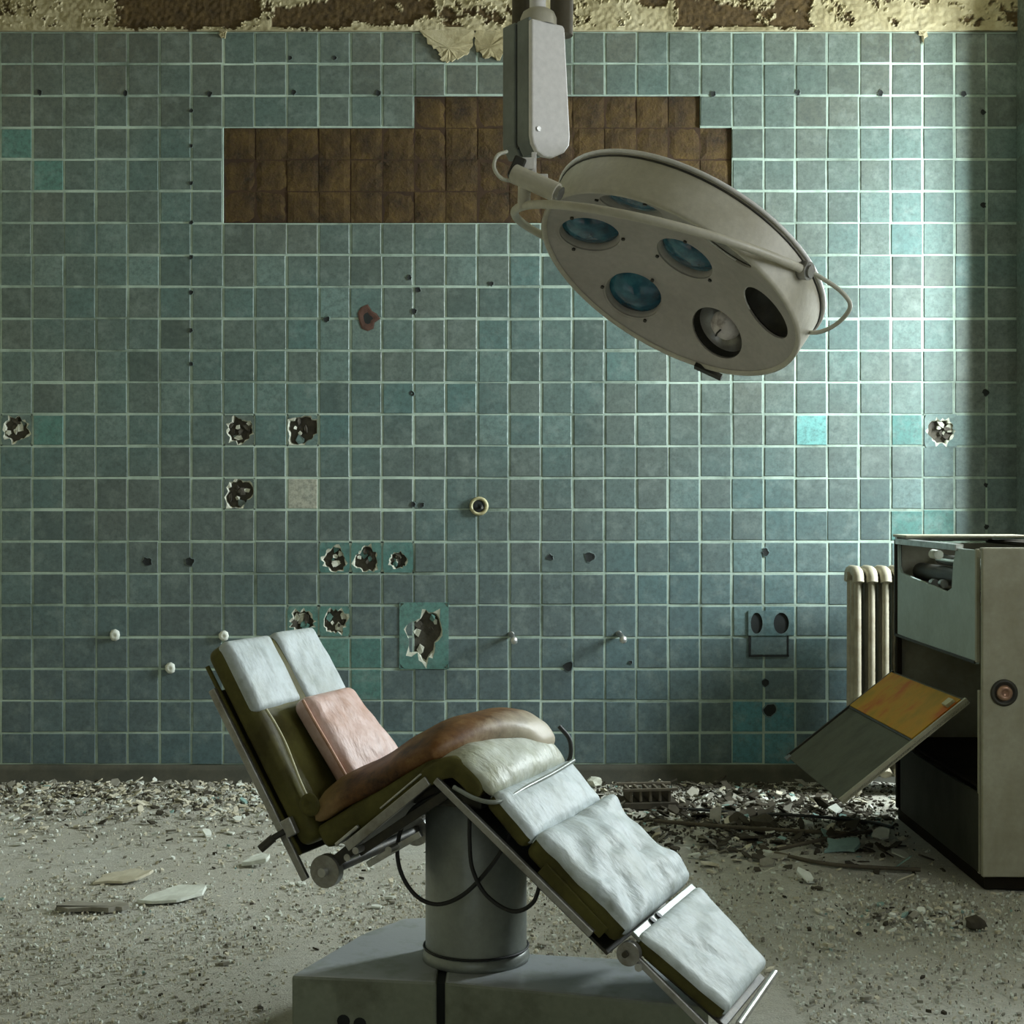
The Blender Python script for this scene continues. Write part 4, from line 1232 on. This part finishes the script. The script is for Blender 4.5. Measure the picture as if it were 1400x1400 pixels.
# machine parts showing through the cut-out
m = MB(); m.cyl((0.09, 0.34, 1.035), (0.09, 1.08, 1.035), 0.036, 20); cpart(m, 'roller', 'dark_metal')
m = MB(); m.cyl((0.17, 0.30, 1.085), (0.17, 1.08, 1.085), 0.022, 16); cpart(m, 'roller', 'steel')
m = MB(); m.box((0.10, 0.62, 1.086), (0.07, 0.36, 0.010), Matrix.Rotation(0.35, 3, 'Y')); cpart(m, 'guide_plate', 'grey_green')
m = MB(); m.cyl((0.03, 0.62, 1.12), (0.03, 0.70, 1.12), 0.018, 14); cpart(m, 'bearing', 'chip_white')
m = MB(); m.cyl((0.045, 0.72, 1.005), (0.045, 0.76, 1.005), 0.016, 14); cpart(m, 'roller_nut', 'chrome')
m = MB(); m.cyl((0.045, 0.60, 1.01), (0.045, 0.63, 1.01), 0.016, 14); cpart(m, 'roller_nut', 'steel')
cbox('machine_tray', (0.15, 0.70, 0.955), (0.26, 0.84, 0.012), 'dark_inside', 0)
# knob on the front
m = MB(); m.T = Matrix.Translation((0.073, 0.0, 0.673)) @ Matrix.Rotation(PI / 2, 4, 'X')
m.lathe([(0.046, -0.002), (0.046, 0.004), (0.036, 0.008), (0.034, 0.003), (0.024, 0.003)], 30)
kn = m.build('knob_ring', 'dark_metal', cab)
m = MB(); m.T = Matrix.Translation((0.073, 0.0, 0.673)) @ Matrix.Rotation(PI / 2, 4, 'X')
m.lathe([(0.027, 0.002), (0.025, 0.014), (0.014, 0.020), (0.012, 0.014), (0, 0.013)], 24)
m.build('knob', 'red_brass', kn)
# fold-down flap: yellow inner plate by the hinge, grey outer leaf
hA, hB = Vector((-0.004, 1.16, 0.612)), Vector((-0.004, 0.15, 0.628))
d_ = Vector((-0.444, 0.0, -0.355)); L = d_.length; d_.normalize()
yv = (hB - hA).normalized(); nn = yv.cross(d_).normalized()
if nn.z < 0: nn = -nn
def flap(name, s0, s1, e0, e1, t0, t1, mat, bevel=0.002, parent=None):
    V = []
    for t in (t0, t1):
        for s, e in ((s0, e0), (s1, e0), (s1, e1), (s0, e1)):
            V.append(hA + (hB - hA) * e + d_ * s + nn * t)
    m = MB(); m.add(V, [(3, 2, 1, 0), (4, 5, 6, 7), (0, 1, 5, 4), (1, 2, 6, 5), (2, 3, 7, 6), (3, 0, 4, 7)], smooth=False)
    return m.build(name, mat, parent or cab, bevel=bevel)
fl = flap('flap', 0.0, L, 0.0, 1.0, -0.012, 0.0, 'flap_paint')
flap('flap_inner_plate', 0.012, L * 0.41, 0.02, 0.965, 0.0005, 0.009, 'amber', 0.001, fl)
flap('flap_seam', L * 0.41, L * 0.425, 0.0, 1.0, 0.0003, 0.004, 'dark_metal', 0, fl)
flap('flap_near_edge', 0.0, L, 0.985, 1.0, -0.014, 0.010, 'khaki', 0.001, fl)
flap('flap_far_edge', 0.0, L, 0.0, 0.012, -0.014, 0.008, 'dark_metal', 0.001, fl)
flap('flap_catch', 0.03, 0.065, 0.90, 0.955, 0.009, 0.022, 'piping', 0.002, fl)
flap('flap_latch', L - 0.012, L + 0.014, 0.0, 0.05, -0.008, 0.006, 'steel', 0.002, fl)

# ================================================================== RADIATOR against the back wall
rad = empty('radiator', (1.60, 6.72, 0), 'cream cast iron radiator standing against the tiled wall behind the cabinet', 'radiator')
for i in range(7):
    x = -0.05 + 0.062 * i
    m = MB()
    for yy in (-0.075, 0.0, 0.075):
        m.tube([(x, yy, 0.13), (x, yy, 0.98)], [0.017, 0.015], 10)
    for zz in (0.10, 0.99):
        m.tube(spline([(x, -0.088, zz + (0.0 if zz < .5 else -0.03)), (x, -0.07, zz + 0.012), (x, 0.0, zz + 0.018), (x, 0.07, zz + 0.012), (x, 0.088, zz - 0.03)], 4), 0.026, 10)
    m.box((x, 0, 0.545), (0.010, 0.150, 0.86))
    m.build('radiator_section', 'radiator', rad)
for x in (-0.05, 0.322):
    for yy in (-0.07, 0.07):
        m = MB(); m.tube([(x, yy, -0.002), (x, yy, 0.10)], [0.022, 0.016], 10); m.build('foot', 'radiator', rad)
for zz in (0.13, 0.985):
    m = MB(); m.cyl((-0.085, 0, zz), (-0.05, 0, zz), 0.020, 12); m.build('end_plug', 'radiator', rad, bevel=0.002)
for zz in (0.13, 0.985):
    m = MB(); m.cyl((-0.052, 0, zz), (0.325, 0, zz), 0.017, 12); m.build('header_pipe', 'radiator', rad)

# ================================================================== DEBRIS
rd = random.Random(11)
def on_table_base(x, y): return -0.62 < x < 0.75 and 3.25 < y < 4.15
DV, DF, DM = [], [], []
def chips(name, n, sampler, smin, smax, weights, label, th=0.004, seed=1, zoff=0.0, tilt=0.25):
    rr = random.Random(seed)
    m = MB()
    V, F, MI = DV, DF, DM
    for _ in range(n):
        x, y = sampler(rr)
        if on_table_base(x, y): continue
        if x > 1.58 and 5.02 < y < 6.22: continue
        s = smin + (smax - smin) * rr.random() ** 3
        k_ = rr.choice((4, 5, 5, 6))
        a0 = rr.uniform(0, 6.28); t1, t2 = rr.gauss(0, tilt), rr.gauss(0, tilt)
        asp = rr.uniform(0.35, 1)
        b = len(V)
        h = th * rr.uniform(0.5, 1.6)
        ca, sa = math.cos(a0), math.sin(a0)
        pts = []
        for q in range(k_):
            t = 2 * PI * (q + rr.uniform(-.3, .3)) / k_
            px, py = math.cos(t) * s, math.sin(t) * s * asp
            px, py = px * ca - py * sa, px * sa + py * ca
            pts.append((px, py, px * t1 + py * t2))
        zmin = min(p[2] for p in pts)
        for p in pts: V.append((x + p[0], y + p[1], p[2] - zmin + h + zoff))
        for p in pts: V.append((x + p[0] * 1.05, y + p[1] * 1.05, p[2] - zmin + zoff - 0.002))
        F.append(tuple(range(b, b + k_)))
        for q in range(k_): F.append((b + q, b + k_ + q, b + k_ + (q + 1) % k_, b + (q + 1) % k_))
        wts = weights
        if name in ('wall', 'fine') and x > 0.3 and y > 5.7: wts = (0.8, 0.4, 3.5, 7, 0.3)  # dirtier dark chips by the right wall; shade put into their colour
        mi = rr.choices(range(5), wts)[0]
        MI += [mi] * (k_ + 1)
def near_wall(rr):
    y = 6.96 - abs(rr.gauss(0, 0.42)); x = rr.uniform(-2.9, 2.3)
    if y < 5.6: y = rr.uniform(6.2, 6.95)
    return x, y
def left_half(rr):
    return rr.uniform(-2.9, 0.3), 6.95 - abs(rr.gauss(0, 0.40))
def anywhere(rr): return rr.uniform(-2.4, 2.7), rr.uniform(3.0, 6.9)
def front(rr): return rr.uniform(-1.7, 1.8), rr.uniform(3.1, 5.2)
def right_heap(rr): return rr.gauss(0.95, 0.42), 6.25 + rr.gauss(0, 0.33) if True else 0
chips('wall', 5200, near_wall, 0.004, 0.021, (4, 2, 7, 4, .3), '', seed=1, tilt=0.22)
chips('left', 3800, left_half, 0.004, 0.026, (6, 2.5, 6, 2.5, .15), '', seed=2, zoff=0.003, tilt=0.28)
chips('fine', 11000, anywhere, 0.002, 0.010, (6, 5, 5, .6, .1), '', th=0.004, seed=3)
chips('coarse', 16000, front, 0.0015, 0.0065, (6, 9, 4, .15, .05), '', th=0.003, seed=4)
chips('dark', 1700, lambda rr: (rr.gauss(1.0, 0.40), min(6.9, 6.15 + rr.gauss(0, 0.38))), 0.006, 0.038, (1, .6, 3, 9, .5), '', seed=5, tilt=0.3)
chips('mid', 420, anywhere, 0.006, 0.022, (5, 5, 3, 2, .4), '', seed=6, tilt=0.12)
chips('rubble', 260, lambda rr: (1.27 + rr.gauss(0, .13), 4.70 + rr.gauss(0, .10)), 0.004, 0.018, (4, 4, 4, 2, 1), '', seed=8, tilt=0.3)
me = bpy.data.meshes.new('floor_debris'); me.from_pydata(DV, [], DF)
for q in ('chip_cream', 'chip_white', 'chip_grey', 'chip_dark', 'chip_teal'): me.materials.append(M[q])
me.polygons.foreach_set('material_index', DM)
me.update()
o = bpy.data.objects.new('floor_debris', me); COL.objects.link(o)
stuff(o); tag(o, 'crumbled paint chips, plaster grit and dark rubble strewn over the floor', 'debris')

def flake(name, label, cat, x, y, poly, th, mat, tilt=(0, 0), seed=1, z=0.004):
    rr = random.Random(seed)
    fine = []
    for i in range(len(poly)):
        a, b = poly[i], poly[(i + 1) % len(poly)]
        for f in (0, .33, .66):
            fine.append((a[0] + (b[0] - a[0]) * f + rr.uniform(-.009, .009), a[1] + (b[1] - a[1]) * f + rr.uniform(-.012, .012)))
    poly = fine
    n = len(poly)
    m = MB()
    V = [(px, py, th * rr.uniform(.8, 1.2) + px * tilt[0] + py * tilt[1]) for px, py in poly]
    V += [(px * 1.03, py * 1.03, px * tilt[0] + py * tilt[1] - 0.002) for px, py in poly]
    m.add(V, [tuple(range(n))] + [(i, n + i, n + (i + 1) % n, (i + 1) % n) for i in range(n)] + [tuple(range(2 * n - 1, n - 1, -1))])
    o = m.build(name, mat, None, bevel=0.0015)
    zmin = min(v[2] for v in V)
    o.location = (x, y, z - zmin - 0.002)
    return tag(o, label, cat)
flake('plaster_flake', 'largest pale slab of plaster lying flat on the floor left of the table', 'plaster', -1.135, 4.92, [(-.09, -.05), (.03, -.06), (.10, .02), (.11, .10), (.01, .11), (-.06, .03)], 0.008, 'chip_white', (0.04, 0.05), 1)
flake('plaster_flake', 'long narrow plaster strip left of the pale slab', 'plaster', -1.36, 4.80, [(-.12, -.02), (.06, -.035), (.12, .0), (.07, .03), (-.08, .03)], 0.012, 'chip_grey', (0.0, 0.06), 2)
flake('plaster_flake', 'curled cream flake behind the narrow plaster strip', 'plaster', -1.36, 5.15, [(-.08, -.04), (.07, -.05), (.10, .03), (.02, .06), (-.07, .04)], 0.006, 'chip_cream', (0.10, 0.12), 3)
flake('plaster_flake', 'small bright flake on the bare floor below the headrest rail', 'plaster', -0.93, 5.40, [(-.045, -.02), (.03, -.035), (.05, .03), (-.02, .04)], 0.012, 'chip_white', (0.15, 0.1), 4)
flake('tile_shard', 'teal tile shard lying on the floor under the cabinet flap corner', 'tile shard', 1.24, 5.60, [(-.07, -.04), (.05, -.05), (.08, .05), (-.03, .06)], 0.009, 'chip_teal', (0.1, 0.2), 5)
# dark clump right
def lump(name, label, cat, x, y, r, sq, mat, seed, z=0.0):
    m = MB(); m.smooth = False
    bmx = bmesh.new(); bmesh.ops.create_icosphere(bmx, subdivisions=2, radius=r)
    for v in bmx.verts:
        v.co *= 1 + 0.45 * nz(v.co.x, v.co.y, v.co.z + seed, 1.3 / r)
        v.co.z = max(v.co.z * sq, -r * 0.25)
    me = bpy.data.meshes.new(name); bmx.to_mesh(me); bmx.free(); me.materials.append(M[mat])
    o = bpy.data.objects.new(name, me); COL.objects.link(o); o.location = (x, y, z + r * 0.22)
    return tag(o, label, cat)
lump('rubble_lump', 'small dark lump on the floor in front of the cabinet', 'rubble', 1.44, 4.60, 0.030, 1.1, 'chip_dark', 3)
lump('rubble_lump', 'beige round lump at the wall foot right of the table hump', 'rubble', 0.385, 6.90, 0.040, 0.9, 'bisque', 5)
lump('rubble_lump', 'dark fist-sized lump among scraps left of the cabinet flap', 'rubble', 1.02, 6.02, 0.055, 0.7, 'chip_dark', 9)
# dark broken grille lying behind the leg pads
g = empty('broken_grille', (0.585, 6.42, 0.0), 'dark broken metal grille lying by the wall behind the white leg pads', 'grille', rz=0.12)
m = MB(); m.box((0, 0, 0.02), (0.24, 0.16, 0.03)); m.build('grille_body', 'chip_dark', g, bevel=0.004)
for i in range(5):
    m = MB(); m.box((-0.085 + 0.042 * i, 0, 0.062), (0.012, 0.15, 0.05)); m.build('grille_bar', 'wood_dark', g, bevel=0.002)
for s_ in (-1, 1):
    m = MB(); m.box((0, 0.072 * s_, 0.088), (0.24, 0.014, 0.012)); m.build('grille_rim', 'wood_dark', g, bevel=0.002)
def lath(label, pts, w, mat='wood_dark', r=None, name='lath_strip', cat='lath'):
    m = MB()
    m.tube(spline(pts, 6), w, 6)
    return tag(m.build(name, mat), label, cat)
lath('thin dark rod on the floor running from the grille towards the flap', [(0.58, 6.05, .02), (0.95, 5.92, .018), (1.35, 5.80, .022)], 0.009)
lath('dark bent rod lying lower on the floor between foot pads and cabinet', [(0.98, 5.52, .014), (1.15, 5.34, .016), (1.45, 5.26, .016)], 0.008)
lath('short dark rod crossing under the flap tip', [(1.0, 5.58, .014), (1.25, 5.72, .03), (1.42, 5.86, .02)], 0.008)
lath('dark cable snaking over the floor towards the cabinet plinth', [(0.75, 6.30, .016), (1.0, 6.22, .014), (1.2, 6.10, .03), (1.45, 6.05, .016), (1.53, 5.95, .014)], 0.007, 'rubber', name='floor_cable', cat='cable')
